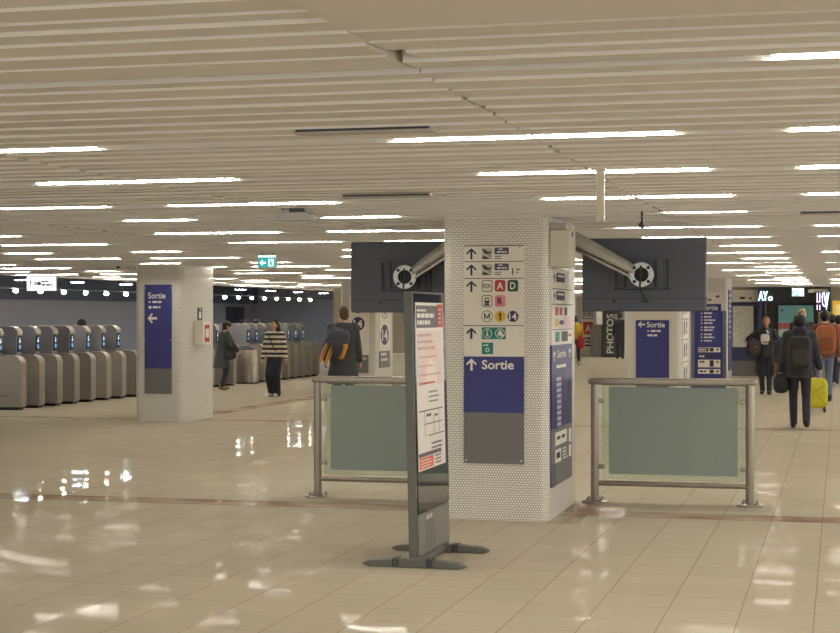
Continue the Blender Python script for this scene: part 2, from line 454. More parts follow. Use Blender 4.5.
# ---- pillars with mosaic cladding
def pillar(x0, x1, y0, y1, label, r=.075):
    per = []; n = 7
    for cx, cy, a0 in ((x1-r, y0+r, -1), (x1-r, y1-r, 0), (x0+r, y1-r, 1), (x0+r, y0+r, 2)):
        for i in range(n): 
            a = PI/2*(a0+i/(n-1)); per.append((cx+r*math.cos(a), cy+r*math.sin(a)))
    cx, cy = (x0+x1)/2, (y0+y1)/2
    zs = (0, .6, 1.2, 1.8, CZ+.02); N = len(per)
    us = [0]
    for i in range(N): us.append(us[-1]+math.dist(per[i], per[(i+1) % N]))
    me = bpy.data.meshes.new('pillar')
    vs = [(p[0]-cx, p[1]-cy, z) for z in zs for p in per]; fs, uvs = [], []
    for k in range(len(zs)-1):
        for i in range(N):
            j = (i+1) % N
            fs.append((k*N+i, k*N+j, (k+1)*N+j, (k+1)*N+i))
            uvs += [(us[i], zs[k]), (us[i+1], zs[k]), (us[i+1], zs[k+1]), (us[i], zs[k+1])]
    me.from_pydata(vs, [], fs); me.materials.append(HEX)
    l = me.uv_layers.new(name='tiles')
    for i, u in enumerate(uvs): l.data[i].uv = u
    me.polygons.foreach_set('use_smooth', [True]*len(fs)); me.set_sharp_from_angle(angle=.8)
    o = bpy.data.objects.new('pillar', me); COL.objects.link(o); o.location = (cx, cy, 0)
    return tag(o, label, 'pillar', kind='structure')
PX0, PX1, PY0, PY1 = -3.14, -2.27, 13.08, 14.52
pillar(PX0, PX1, PY0, PY1, 'large white mosaic pillar in the middle, carrying both monitors')
QX0, QX1, QY0, QY1 = -10.69, -9.88, 23.9, 25.25
pillar(QX0, QX1, QY0, QY1, 'white mosaic pillar beside the ticket gates', .1)
pillar(-3.05, -2.22, 24.03, 25.4, 'white mosaic pillar behind the right glass barrier')
pillar(-10.71, -9.87, 34.93, 36.3, 'white mosaic pillar with black 14 discs')
pillar(-3.1, -2.27, 34.93, 36.3, 'white mosaic pillar behind the blue exit list')
pillar(-10.6, -9.75, 67.6, 69, 'far white pillar carrying the red letter A panel')

# ================================================================== LIGHTS IN THE CEILING
t = thing('ceiling_lamp', 'slim fluorescent tube lamp in a slot between ceiling slats', 'lamp', (0, 0, CZ), group='fluorescent lamps between the ceiling slats')
b = MB(); b.tube([(-.63, 0, .012), (-.012, 0, .012)], .009, TUBE, 10); b.build('tube', t)
b = MB(); b.tube([(.012, 0, .012), (.63, 0, .012)], .009, TUBE, 10); b.build('tube', t)
b = MB(); b.box(-.66, .66, -.019, .019, .03, .06, SWHITE); b.build('batten', t)
for x in (-.645, 0, .645):
    b = MB(); b.box(x-.011, x+.011, -.012, .012, .0, .035, SWHITE); b.build('socket', t)
first = True
for Y in ROWS:
    if Y > 78: continue
    for k in range(-4, 2):
        for c in (-1.33+4.5*k, .43+4.5*k):
            if c < -15 or c > 1.2: continue
            x = c
            def pxof(X):
                r = X/Y; return 420+F*(r*C+S)/(C-r*S)
            if Y > 5 and (pxof(x+.65) < -25 or pxof(x-.65) > 865): continue
            if Y <= 5.5 and (x < -6): continue
            if 5 < Y < 5.5 and x < 0: continue
            if Y > 44 and not (-10 < x < -3): 
                continue
            if first: t.location = (x, Y, CZ); first = False
            else:
                r = dup(t, (x, Y, CZ))
                if ROWS.index(Y) in (6, 9, 11, 13, 15, 17, 19, 21, 23, 25):     # rows where only half of each batten is lit
                    bpy.data.objects.remove([c_ for c_ in r.children if c_.name.startswith('tube')][0])
                    r['label'] = 'short single tube lamp filling half its ceiling slot'; r['group'] = 'half length lamps between the ceiling slats'
# boxes drawn in place of missing slats; dark strip stands for the shaded recess
def gap_box(px0, px1, Y, label):
    x0, zc = onY(px0, Y); x1, _ = onY(px1, Y)
    t = thing('ceiling_gap_box', label, 'ceiling vent', ((x0+x1)/2, Y, CZ-.012), group='stand-in boxes for missing slats in the ceiling')
    w = (x1-x0)/2
    b = MB(); b.box(-w, w, -.05, .05, -.014, .012, mat('vent grey', (186, 180, 170), .6)); g = b.build('housing', t, bevel=.004)
    b = MB(); b.box(-w+.01, w-.01, -.053, -.05, -.006, .004, DTV2); b.build('slot', t)
gap_box(297, 434, 6.72, 'stand-in box for a dark missing slat in the ceiling, the nearest one')
gap_box(344, 432, 10.42, 'stand-in box for a dark missing slat in the ceiling above the left monitor')
gap_box(800, 850, 12.95, 'stand-in box for a dark missing slat in the ceiling at the right edge')
# white drop pole
x, y, z = at(600.5, 168, 8.9)
t = thing('ceiling_duct', 'short cream cable duct hanging down from the ceiling slats', 'cable duct', (x, y, CZ))
b = MB(); b.box(-.022, .022, -.02, .02, -.29, 0, PALE); b.build('duct', t, bevel=.004)
b = MB(); b.box(-.03, .03, -.028, .028, -.02, .005, PALE); b.build('collar', t, bevel=.003)
# projector-like unit
x, y, z = at(297, 214, 12.3)
t = thing('ceiling_unit', 'flat grey boxed unit under a dark ceiling bracket', 'equipment', (x, y, CZ))
b = MB(); b.box(-.05, .05, -.04, .04, -.03, .03, DTV); b.tube([(-.09, 0, -.04), (0, 0, -.02), (.09, 0, -.04)], .008, DTV); b.build('bracket', t)
b = MB(M=Matrix.Translation((0, .08, 0)) @ FRONT); b.prism([(-.125, -.09), (.125, -.09), (.125, -.045), (.09, -.03), (-.09, -.03), (-.125, -.045)], 0, .16, ALU); b.build('housing', t, bevel=.004)
def cam(px, py, zc, label):
    x, y, z = at(px, py, zc)
    t = thing('ceiling_camera', label, 'camera', (x, y, CZ))
    b = MB(); b.tube([(0, 0, 0), (0, 0, z+.02-CZ)], .009, DTV2); b.build('stem', t)
    b = MB(); b.ell((0, 0, z-CZ), (.026, .04, .026), DTV2); b.build('head', t)
cam(118, 268, 26.5, 'small dark camera under the ceiling left of the gate pillar')
cam(642, 226, 12.6, 'small dark camera hanging above the right monitor')

# exit sign over the concourse
def boxsign(name, label, cat, px0, px1, py0, py1, zc, face, rz=0, depth=.06):
    x, y, z = at((px0+px1)/2, (py0+py1)/2, zc); k = zc/F
    t = thing(name, label, cat, (x, y, z), rz)
    w, h = (px1-px0)*k/2, (py1-py0)*k/2
    b = MB(); b.box(-w, w, -depth/2, depth/2, -h, h, SWHITE); b.build('case', t, bevel=.006)
    f = MB(M=Matrix.Translation((0, -depth/2-.002, 0)) @ FRONT).frame((px0+px1)/2, (py0+py1)/2, k)
    face(f); f.build('face', t, smooth=False)
    b = MB()
    for s in (-.6, .6): b.tube([(s*w, 0, h-.01), (s*w, 0, CZ+.03-z)], .006, STEEL, 8)
    b.build('hanger', t)
    return t
def exitface(f):
    f.R(258.5, 256.5, 276.5, 258.5, .002, EXITW)
    f.R(258.5, 258.5, 276.5, 268.5, .002, EXITE); f.A(260, 260.5, 266.5, 267, .004, EXITW, 'left', .3)
    f.R(269, 260, 274.5, 267.5, .004, EXITW); f.D(271.5, 261.8, .9, .006, EXITE)
    f.P([(270.3, 263), (273, 263), (272.6, 265), (273.6, 267), (272.6, 267), (271.6, 265.5), (270.4, 267), (269.6, 266.6), (270.8, 264.8)], .006, EXITE)
boxsign('exit_sign', 'lit green emergency exit sign with arrow hanging from the ceiling', 'sign', 258, 277, 256, 269, 20.8, exitface, .1)
def gateface(f):
    f.R(27.5, 277.5, 56.5, 291.5, .002, SIGNE)
    f.A(29.5, 281, 32.5, 287.5, .004, INK, 'up', .3)
    for cx in (36, 39.6): f.D(cx, 284.5, 2.1, .004, INK); f.D(cx, 284.5, 1.5, .005, SIGNE)
    f.T('M', 35, 283.4, 37, 285.7, .006, INK); f.D(39.6, 284.5, 1.4, .006, NAVY)
    f.lines(42, 281.8, 51, 1, 2, 1.5, .004, INK, 3); f.lines(42, 285.2, 55, 1, 2, 1.5, .004, INK, 5)
boxsign('gate_sign', 'lit white hanging sign above the ticket gates', 'sign', 27, 57, 277, 292, 30, gateface, .22)
def exit2(f):
    f.R(792.5, 289.5, 803.5, 291.5, .002, EXITW); f.R(792.5, 291.5, 803.5, 297, .002, mat('lit pale blue', (120, 160, 180), .4, emit=.5))
    f.A(794, 292.3, 797, 296.3, .004, EXITW, 'left', .3); f.R(799, 292.5, 802, 296.5, .004, EXITW)
boxsign('exit_sign', 'small pale lit exit sign hanging before the dark shop front', 'sign', 792, 804, 289, 297.5, 42, exit2)

# beyond the gates: round downlights and the row of spots
for i in range(12):
    X, Y = -18.2, 25.9+2.85*i
    t = thing('downlight', 'round cool white downlight in the dark ceiling beyond the gates', 'lamp', (X, Y, 2.55), group='round downlights beyond the gates')
    b = MB(); b.tube([(0, 0, -.07), (0, 0, .005)], [.19, .17], DARKC, 28); b.tube([(0, 0, 0), (0, 0, .5)], .015, DARKC, 8); b.build('housing', t)
    b = MB(); b.tube([(0, 0, -.078), (0, 0, -.07)], .16, DISCE, 28); b.build('diffuser', t)
b = MB(); b.tube([(-16.4, 26, 2.23), (-16.4, 54, 2.23)], .02, DARKC, 8)
for y in range(28, 54, 4): b.tube([(-16.4, y, 2.23), (-16.4, y, 3.06)], .012, DARKC, 8)
tag(b.build('lighting_rail'), 'dark rail carrying the row of small spotlights beyond the gates', 'rail')
for i in range(20):
    t = thing('spotlight', 'small bright spotlight on the dark rail beyond the gates', 'lamp', (-16.4, 29.7+i*1.08, 2.2), group='spotlights on the rail')
    b = MB(); b.tube([(0, 0, -.0), (0, 0, .03)], .03, DARKC, 10); b.build('holder', t)
    b = MB(); b.ell((0, 0, -.035), (.05, .05, .04), SPOTE, 12, 7); b.build('bulb', t)
for px0, px1, py0, py1, lb in ((232, 238, 308, 324, 'dark narrow panel on the grey wall, nearer one'), (300, 306, 311, 324, 'dark narrow panel on the grey wall at its far end')):
    tt = ((px0+px1)/2-420)/F; Y = -21.97*(C+tt*S)/(-S+tt*C); zc = Y/(C+tt*S)
    za, zb = H+(HY-py1)/F*zc, H+(HY-py0)/F*zc
    b = MB(); b.box(-22, -21.93, Y-.9, Y+.9, za, zb, DTV2)
    tag(b.build('wall_panel', bevel=.01), lb, 'panel')

# ================================================================== MAIN PILLAR SIGN (front)
k = 13.1/F*1.0165
sx, szc = onY(494, PY0); 
t = thing('direction_sign', 'tall station direction board with line numbers and Sortie on the main pillar front', 'sign', (sx, PY0, H+(HY-356)*k))
f = MB(M=FRONT).frame(494, 356, k)
f.R(463.5, 246.6, 524.6, 357.6, .018, SWHITE, th=.018)
f.R(463.5, 357.6, 524.6, 413.7, .018, BLUE, th=.018)
f.R(463.5, 413.7, 524.6, 464.8, .018, SGREY, th=.018)
for y in (262.5, 279.3, 326.6): f.R(463.5, y-.35, 524.6, y+.35, .0188, INK)
f.R(463.5, 246.2, 524.6, 247.1, .0188, INK)
w = .0195; w2 = .021; w3 = .0225
for y in (248.9, 265, 281.6, 328.7): f.A(465.8, y, 476.8, y+11.3, w, INK, th=.2)
f.A(465.8, 359.6, 477, 371.8, w, PWHITE, th=.21)
f.T('Sortie', 482, 361, 514.7, 370.4, w, PWHITE, .022)
for y in (248.8, 264.8):                                   # airport rows
    f.R(482, y, 492.6, y+11.4, w, mat('icon pale', (196, 190, 178), .5))
    f.P([(483, y+2), (485, y+1.4), (488.5, y+4), (492, y+3.2), (492.4, y+4.2), (488.6, y+5.8), (486.5, y+6.2), (484, y+4.5)], w2, INK)
    f.P([(482.6, y+9), (485, y+8.2), (488, y+9.6), (490.5, y+11), (482.6, y+11)], w2, INK)
    f.R(489.6, y+5, 490.4, y+9, w2, INK); f.R(482.4, y+1, 484, y+2.4, w2, INK)
    f.R(495, y-.3, 509.6, y+6.4, w, mat('label slate', (74, 74, 96), .5), .8)
    f.lines(499, y+.7, 506, 1, 2, 1.3, w2, PWHITE, 4); f.lines(497.5, y+3.4, 508.5, 1, 2, 1.5, w2, PWHITE, 6)
    f.lines(495.3, y+8, 505, 2, 2.1, 1, w, INK, 8)
f.R(512.8, 270.5, 514, 276, w, INK); f.D(513.4, 269.7, .7, w, INK); f.lines(517, 270, 521, 2, 3, 1.2, w, INK, 2)
def icon(x0, y0, m, txt, tm, outline=False, rnd=2.2, pad=2.0, bold=.02):
    x1, y1 = x0+10.8, y0+11.6
    if outline: f.R(x0, y0, x1, y1, w, INK, rnd); f.R(x0+.7, y0+.7, x1-.7, y1-.7, w2, SWHITE, rnd-.5)
    else: f.R(x0, y0, x1, y1, w, m, rnd)
    if txt: f.T(txt, x0+pad, y0+2.3, x1-pad, y1-2.3, w3, tm, bold)
icon(482, 281, SWHITE, None, INK, True); f.T('RER', 483.4, 284.6, 491.5, 289.2, w3, INK, .01)
icon(495.3, 281, RED, 'A', PWHITE); icon(508.3, 281, DGREEN, 'D', PWHITE, pad=2.6)
icon(482, 296.2, SWHITE, None, INK, True)
f.R(484.8, 298.6, 490, 304, w3, INK, 1.3); f.R(485.6, 299.7, 489.2, 301.6, w3+.001, SWHITE); f.P([(485.6, 304.2), (489.2, 304.2), (490.4, 306.4), (484.4, 306.4)], w3, INK)
icon(495.3, 296.2, PINK, 'R', INK, pad=2.8)
f.D(487.4, 317.4, 5.8, w, INK); f.D(487.4, 317.4, 5.2, w2, SWHITE); f.G(484.9, 314.4, 489.9, 320.4, 1.0, w3, INK)
f.D(500.8, 317.4, 5.6, w, YEL); f.S(501, 313.8, 501, 321.1, 1.7, w3, INK); f.S(501.4, 314.1, 499, 315.7, 1.4, w3+.0005, INK)
f.D(513.8, 317.4, 5.6, w, NAVY); f.T('14', 509.8, 314, 517.6, 320.8, w3, PWHITE, .03)
f.R(482, 328.4, 506.4, 340.2, w, TEAL)
f.D(487.6, 334.3, 4.9, w2, PWHITE); f.D(487.6, 334.3, 4.2, w3, TEAL); f.R(487, 333.2, 488.4, 337, w3+.001, PWHITE); f.D(487.7, 331.6, .9, w3+.001, PWHITE); f.R(486.3, 336.4, 489, 337.1, w3+.001, PWHITE)
f.D(500.6, 334.3, 4.9, w2, PWHITE); f.D(500.6, 334.3, 4.2, w3, TEAL); f.P([(498, 336.5), (499, 332.5), (500.8, 331), (502.6, 332.5), (503.4, 336.5)], w3+.001, PWHITE); f.R(502, 335.4, 504.6, 338, w3+.002, PWHITE)
f.R(482, 343.6, 493.6, 355.2, w, TEAL); f.lines(483.4, 345.4, 492.5, 1, 2, 1.6, w2, PWHITE, 4); f.D(487.8, 351, 2.2, w2, PWHITE); f.D(487.8, 351, 1.3, w3, TEAL)
for x in (466, 522): f.D(x, 461.6, .9, w, PWHITE); 
f.D(520.8, 248.4, .6, w, INK)
f.build('sign_panel', t, smooth=False)

# side face board
ky = .00835; kx = 1.04/19.5
t = thing('direction_sign', 'narrow station direction board on the right flank of the main pillar', 'sign', (PX1, 13.17, 1.3))
f = MB(M=SIDE).frame(551, 359.5, kx, ky)
w, w2, w3 = .017, .0185, .02
f.R(551, 272, 570.5, 346, .015, SWHITE, th=.015); f.R(551, 346, 570.5, 428, .015, mat('side board violet', (54, 48, 104), .4), th=.015)
f.R(551, 428, 570.5, 484, .015, SGREY, th=.015)
for y in (291, 306, 331): f.R(551, y-.4, 570.5, y+.4, w-.001, INK)
for y in (275, 293): f.R(555, y, 563, y+9, w, mat('label slate', (74, 74, 96), .5), .8); f.R(556, y+2, 562, y+4, w2, PWHITE); f.A(552.2, y+1, 554, y+11, w, INK)
for x, m_ in ((554, RED), (558, RED), (562.5, INK)): f.R(x, 309, x+2.8, 317, w, m_, .6)
f.R(554, 320, 557, 328, w, YEL); f.D(560, 324, 2.4, w, NAVY); f.R(562.5, 318, 569.5, 330, w, mat('reflet pink', (232, 190, 186), .4))
f.R(554, 333, 558, 343, w, TEAL); f.R(560, 333, 566, 343, w, INK, .5); f.D(568, 337, 1.5, w, RED)
f.A(552, 351, 554.5, 362, w, PWHITE); f.T('Sortie', 556, 351, 564, 359, w, PWHITE, .02)
f.A(566.5, 350, 569.5, 360, w, PWHITE)
f.lines(555, 366, 565, 1, 3, 3, w, PWHITE, 2)
for i in range(9): f.R(555+.12*i, 378+i*5.6, 559.5, 381.6+i*5.6, w, mat('pale lilac', (186, 184, 206), .5), .6)
f.R(563, 372, 569.4, 426, w, mat('advert purple', (74, 54, 118), .35))
f.P([(563.5, 426), (566, 385), (569, 372), (569.4, 426)], w2, mat('advert dusk', (38, 34, 70), .35))
f.R(554, 432, 565, 445, w, SWHITE); f.D(557, 438, 1.8, w2, INK); f.D(561.5, 438, 1.8, w2, INK)
f.R(554, 449, 559.5, 462, w, SWHITE); f.R(555, 452, 558.5, 458, w2, INK); f.lines(561, 450, 566, 4, 3.2, 1.6, w, PWHITE, 3)
f.R(567, 433, 569.4, 447, w, PWHITE); f.R(567, 450, 569.4, 462, w, PWHITE)
f.R(551, 462, 554.5, 484, w, mat('board slate', (84, 88, 98), .5))
f.build('sign_panel', t, smooth=False)

# white box + its bracket on the right flank
t = thing('junction_box', 'cream metal box fixed high on the right flank of the main pillar', 'box', (PX1, 13.15, 2.04))
b = MB(); b.box(0, .165, 0, .30, .005, .31, PALE); b.build('case', t, bevel=.006)
b = MB(); b.box(.008, .157, -.008, .0, .012, .302, PALE); b.build('door', t, bevel=.003)
b = MB(); b.box(.165, .169, .1, .14, .25, .29, INK); b.build('lock', t)
b = MB(); b.box(.0, .13, .02, .3, .31, .36, STEEL); b.build('bracket', t, bevel=.004)

# ================================================================== MONITORS ON ARMS
def monitor(cx, y, z0, side, label):
    W, Hh, D = 1.05, .62, .085
    t = thing('monitor', label, 'monitor', (cx, y, z0))
    b = MB(); b.box(-W/2, W/2, 0, D*.6, 0, Hh, DTV); b.build('housing', t, bevel=.012)
    b = MB(); b.box(-W/2-.004, W/2+.004, D*.6, D, -.004, Hh+.004, DTV2)
    b.build('bezel', t, bevel=.004)
    b = MB(); b.box(-W/2+.02, W/2-.02, D, D+.004, .02, Hh-.02, SCRB); b.build('screen', t)
    b = MB()
    b.box(-.19, .17, -.022, 0, .19, .45, DTV); b.box(-.16, -.14, -.03, -.02, .2, .44, DTV2); b.box(.1, .12, -.03, -.02, .2, .44, DTV2)
    b.box(.2, .215, -.012, 0, .2, .44, DTV2); b.box(-.24, -.225, -.012, 0, .2, .44, DTV2); b.box(-.25, .23, -.008, 0, .18, .195, DTV2)
    b.build('mount_plate', t, bevel=.003)
    b = MB(); b.box(-W/2+.004, W/2-.004, -.003, 0, .105, .111, DTV2)
    for x in (-.25, .0): b.tube([(x, .002, .085), (x, -.004, .085)], .012, BLACK, 12)
    b.build('seam', t)
    b = MB()
    for i in range(22): b.box(W/2-.012, W/2+.007, .012, .04, .05+i*.025, .058+i*.025+.006, ALU if i > 2 else DTV2)
    b.build('side_vent', t)
    # arm with clamp ring behind the monitor
    rx, rz = (cx+.006 if side > 0 else cx+.024), z0+.305
    xw = PX1 if side > 0 else PX0
    o0 = Vector((xw-cx, -.16, 2.345-z0))
    e = Vector((rx-xw, 0, rz-2.345))
    d = e.normalized(); n = Vector((-d.z, 0, d.x))
    if n.z < 0: n = -n
    A = lambda: MB(M=Matrix.Translation(o0))
    b = A()
    p0 = Vector((.0, 0, 0)); p1 = e-d*.07
    def prof(p, h):
        return [tuple(p+n*(h*math.cos(q)) + Vector((0, .05*math.sin(q) if math.sin(q) < 0 else .03*math.sin(q), 0))) for q in [2*PI*j/14 for j in range(14)]]
    b.loft([prof(p0, .068), prof(p0.lerp(p1, .5), .060), prof(p1, .048)], ALU)
    a = b.build('arm', t)
    b = A(); b.box(-.0 if side > 0 else -.03, .03 if side > 0 else 0, -.09, .09, -.1, .1, ALU); b.build('wall_plate', a, bevel=.004)
    b = A(); b.loft([[tuple(p+n*o+Vector((0, yy, 0))) for o, yy in ((-.085*s_, -.05), (-.062*s_, -.05), (-.062*s_, .03), (-.085*s_, .03))] for p, s_ in ((p0, 1), (p1, .78))], STEEL); b.build('flange', a)
    b = A(); b.ring((e.x, .02, e.z), (1, 0, 0), (0, 0, 1), .058, .106, .06, CHROME)
    b.build('clamp_ring', a, bevel=.004)
    for q in range(4):
        b = A(); aa = PI/4+q*PI/2; b.tube([(e.x+.083*math.cos(aa), -.052, e.z+.083*math.sin(aa)), (e.x+.083*math.cos(aa), -.036, e.z+.083*math.sin(aa))], .014, INK, 10); b.build('bolt', a)
    b = A(); b.tube([(e.x, .02, e.z), (e.x, .145, e.z)], .055, BLACK, 20); b.build('pivot', a)
    c = [Vector((rx-.005, y-.2, rz+.075)), Vector((rx-.0, y-.215, rz)), Vector((rx-.012, y-.21, rz-.09)), Vector((rx+.0, y-.12, rz-.16)), Vector((rx+.028, y-.02, rz-.225)), Vector((rx+.03, y+.0, rz-.23))]
    b = MB(); b.tube([tuple(v-Vector((cx, y, z0))) for v in c], .008 if side > 0 else .006, mat('cable dark green', (34, 66, 52), .5), 8)
    b.build('cable', t)
yM = 14.08
monitor(-1.622, yM, H+(HY-312)*14.0/F, 1, 'dark monitor seen from behind on a metal arm right of the main pillar')
monitor(-3.695, yM, H+(HY-313)*14.4/F, -1, 'dark monitor seen from behind on a metal arm left of the main pillar')

# ================================================================== GLASS BARRIERS
def barrier(x0, x1, y, label):
    t = thing('glass_barrier', label, 'barrier', ((x0+x1)/2, y, 0)); w = (x1-x0)/2
    for s in (-1, 1):
        b = MB(); b.tube([(s*w, 0, .02), (s*w, 0, 1.05)], .037, STEEL, 24); p = b.build('post', t)
        b = MB(); b.tube([(s*w, 0, 0), (s*w, 0, .012), (s*w, 0, .022)], [.115, .115, .1], STEEL, 32); b.build('base_flange', t)
        for q in range(4):
            b = MB(); aa = PI/4+q*PI/2; X, Y = s*w+.083*math.cos(aa), .083*math.sin(aa)
            b.tube([(X, Y, .015), (X, Y, .035), (X, Y, .036), (X, Y, .05)], [.015, .015, .008, .007], STEEL, 8)
            b.build('anchor_bolt', t)
        for z in (.9, .32):
            b = MB(); b.box(min(s*w, s*(w-.085)), max(s*w, s*(w-.085)), -.016, .016, z-.02, z+.02, STEEL); b.build('glass_clamp', t, bevel=.006)
    b = MB(); b.sup((0, 0, 1.072), (w+.06, .04, .032), STEEL, e=.25, n=32); b.build('top_rail', t)
    b = MB(); b.tube([(-w+.02, 0, .17), (w-.02, 0, .17)], .024, STEEL, 16); b.build('bottom_rail', t)
    b = MB(); b.box(-w+.06, w-.045, -.005, .005, .205, 1.038, GLASS); g = b.build('glass_pane', t)
    b = MB(); b.box(-w+.125, w-.105, -.0075, -.0055, .255, 1.02, PANEL); b.box(-w+.125, w-.105, .0055, .0075, .255, 1.02, PANEL); b.build('frosted_panel', t)
barrier(-2.107, -.757, 14.57, 'steel barrier with grey-green glass right of the main pillar')
barrier(-4.612, -3.27, 14.35, 'steel barrier with grey-green glass left of the main pillar, behind the totem')

# ================================================================== TOTEM
t = thing('information_totem', 'free-standing grey screen totem on crossed feet in front of the main pillar', 'totem', (-2.712, 10.5, 0))
L = .88
for yy, nm in ((0, 'near'), (.74, 'far')):
    b = MB()
    b.loft([[(-.35, yy-.02, .012), (-.35, yy+.02, .012), (-.35, yy+.02, .022), (-.35, yy-.02, .022)],
            [(-.30, yy-.04, 0), (-.30, yy+.04, 0), (-.30, yy+.04, .04), (-.30, yy-.04, .04)],
            [(-.06, yy-.045, 0), (-.06, yy+.045, 0), (-.06, yy+.045, .06), (-.06, yy-.045, .06)],
            [(.06, yy-.045, 0), (.06, yy+.045, 0), (.06, yy+.045, .06), (.06, yy-.045, .06)],
            [(.30, yy-.04, 0), (.30, yy+.04, 0), (.30, yy+.04, .04), (.30, yy-.04, .04)],
            [(.35, yy-.02, .012), (.35, yy+.02, .012), (.35, yy+.02, .022), (.35, yy-.02, .022)]], KGREY)
    fo = b.build('foot_bar', t, bevel=.006)
    for x in (-.13, -.105, .10, .125):
        b = MB(); b.box(x-.008, x+.008, yy-.05, yy+.05, .008, .06, DTV2); b.build('collar', fo, bevel=.002)
b = MB(); b.box(-.045, .045, .04, .72, .012, .05, KGREY); b.build('base_beam', t, bevel=.005)
body = MB(); body.box(-.030, .03, -.02, L, .045, 1.812, KGREY)
bo = body.build('body', t, bevel=.008)
tilt = -math.radians(1.25); bo.rotation_euler = (0, tilt, 0)
def onbody(mb_, nm, **kw):
    o = mb_.build(nm, t, **kw); o.rotation_euler = (0, tilt, 0); return o
b = MB(); b.box(.03, .036, .0, L-.005, .07, .335, KFACE); onbody(b, 'lower_panel', bevel=.003)
b = MB(); b.box(.03, .038, .0, L-.005, .34, 1.80, SCRB); onbody(b, 'screen_glass', bevel=.003)
f = MB(M=Matrix.Translation((.0385, 0, 0)) @ SIDE).frame(3.5, 0, .0126, -.01)      # cm, v up: y is height
f.R(5, 62, 66, 174, .0005, PAPER)
f.R(6, 157, 65, 172, .0015, PGREY); f.R(53, 157, 65, 173, .002, RED)
f.lines(8, 169.4, 36, 1, 2, -1.4, .0025, PWHITE, 3); f.lines(8, 166.6, 52, 1, 2, -2.8, .0025, PWHITE, 5); f.lines(8, 162, 46, 1, 2, -2.8, .0025, PWHITE, 7)
f.lines(56, 170, 63, 4, -3, -1.2, .003, PWHITE, 9)
f.R(7, 118, 64, 155, .0015, PAPERP)
f.P([(12, 118), (16, 134), (24, 146), (36, 150), (50, 146), (58, 132), (60, 118)], .002, mat('poster skin tone', (232, 206, 192), .4))
f.P([(22, 118), (28, 132), (36, 136), (46, 132), (50, 118)], .0025, mat('poster pale', (240, 224, 214), .4))
f.lines(8, 153, 46, 3, -4.4, -1.8, .003, mat('poster rose', (198, 160, 150), .4), 11)
f.lines(10, 138, 60, 3, -6, -1.2, .003, mat('poster rose', (198, 160, 150), .4), 12)
f.lines(10, 120.5, 60, 1, 2, -1.4, .003, RED, 4)
f.R(8, 101, 62, 101.7, .0015, INK); f.R(20, 92, 60, 92.6, .0015, INK); f.R(28, 84, 63, 84.6, .0015, INK); f.R(20, 84, 20.8, 101, .0015, INK); f.R(40, 84, 40.8, 97, .0015, INK); f.R(52, 84, 52.6, 101, .0015, INK)
f.lines(24, 99, 36, 1, 2, -1.8, .0015, INK, 5); f.lines(42, 98, 50, 1, 2, -1.6, .0015, INK, 6); f.lines(30, 114, 60, 3, -3.2, -1, .0015, PGREY, 8)
f.lines(34, 79, 58, 2, -3, -1.2, .0015, INK, 15)
f.R(6, 71, 56, 73.6, .0015, PGREY); f.R(7, 63, 38, 70.5, .0015, ORANGE); f.lines(9, 69, 35, 3, -2, -.8, .002, PWHITE, 10); f.lines(42, 70, 62, 3, -2.4, -1.2, .0015, PGREY, 13)
onbody(f, 'poster', smooth=False)
f = MB(M=Matrix.Translation((.036, 0, 0)) @ SIDE).frame(0, 0, .01, -.01)
f.R(22, 29.0, 37, 31.2, .001, PWHITE, .6); f.lines(24, 30.6, 35, 1, 2, -1.0, .0015, INK, 2)
for c in range(3):
    for r in range(9): f.R(20+c*9, 10+r*2.1, 25+c*9, 10.9+r*2.1, .0008, BLACK)
onbody(f, 'vent_grille', smooth=False)

# ================================================================== SIGNS ON THE OTHER PILLARS
def exitboard(px0, px1, py0, py1, pyg, Y, label, draw):
    cx = (px0+px1)/2; X, zc = onY(cx, Y); k = zc/F
    t = thing('exit_board', label, 'sign', (X, Y, H+(HY-(py0+py1)/2)*k))
    f = MB(M=FRONT).frame(cx, (py0+py1)/2, k)
    f.R(px0, py0, px1, pyg, .02, BLUE, th=.02)
    if pyg < py1: f.R(px0, pyg, px1, py1, .02, SGREY, th=.02)
    draw(f, .023); f.build('sign_panel', t, smooth=False); return t
def d1(f, w):
    f.T('Sortie', 148, 293.5, 166.6, 299.6, w, PWHITE, .015)
    f.D(149.5, 303, 1, w, PWHITE); f.lines(152.5, 302, 164, 1, 2, 2, w, PWHITE, 5)
    f.R(148.5, 307, 151.5, 309.6, w, PWHITE, .5); f.lines(153, 307.2, 162, 1, 2, 2, w, PWHITE, 6)
    f.A(147.4, 314, 157.6, 324.6, w, PWHITE, 'left', .24)
    for y in (289, 341): 
        for x in (145, 171.8): f.D(x, y, .5, w, PWHITE)
exitboard(144, 172.8, 285.6, 394.7, 369.5, QY0, 'tall blue Sortie board with left arrow on the pillar beside the gates', d1)
def d2(f, w):
    f.A(638, 322.3, 645.2, 328.6, w, PWHITE, 'left', .24)
    f.T('Sortie', 647, 322.8, 665, 328.4, w, PWHITE, .015)
    f.D(648.4, 332, .8, w, PWHITE); f.lines(651, 331, 662.5, 1, 2, 1.9, w, PWHITE, 5)
    f.lines(647.5, 335.4, 660, 1, 2, 1.9, w, PWHITE, 6)
exitboard(636, 669, 321.2, 398, 379, 24.03, 'blue Sortie board with left arrow on the pillar behind the right barrier', d2)
# header panel above it
X, zc = onY(652.5, 24.03); k = zc/F
t = thing('blank_panel', 'plain cream panel above the blue Sortie board behind the right barrier', 'panel', (X, 24.03, H+(HY-305)*k))
f = MB(M=FRONT).frame(652.5, 305, k); f.R(636, 290, 669, 320.6, .02, PALE, th=.02); f.build('panel', t)
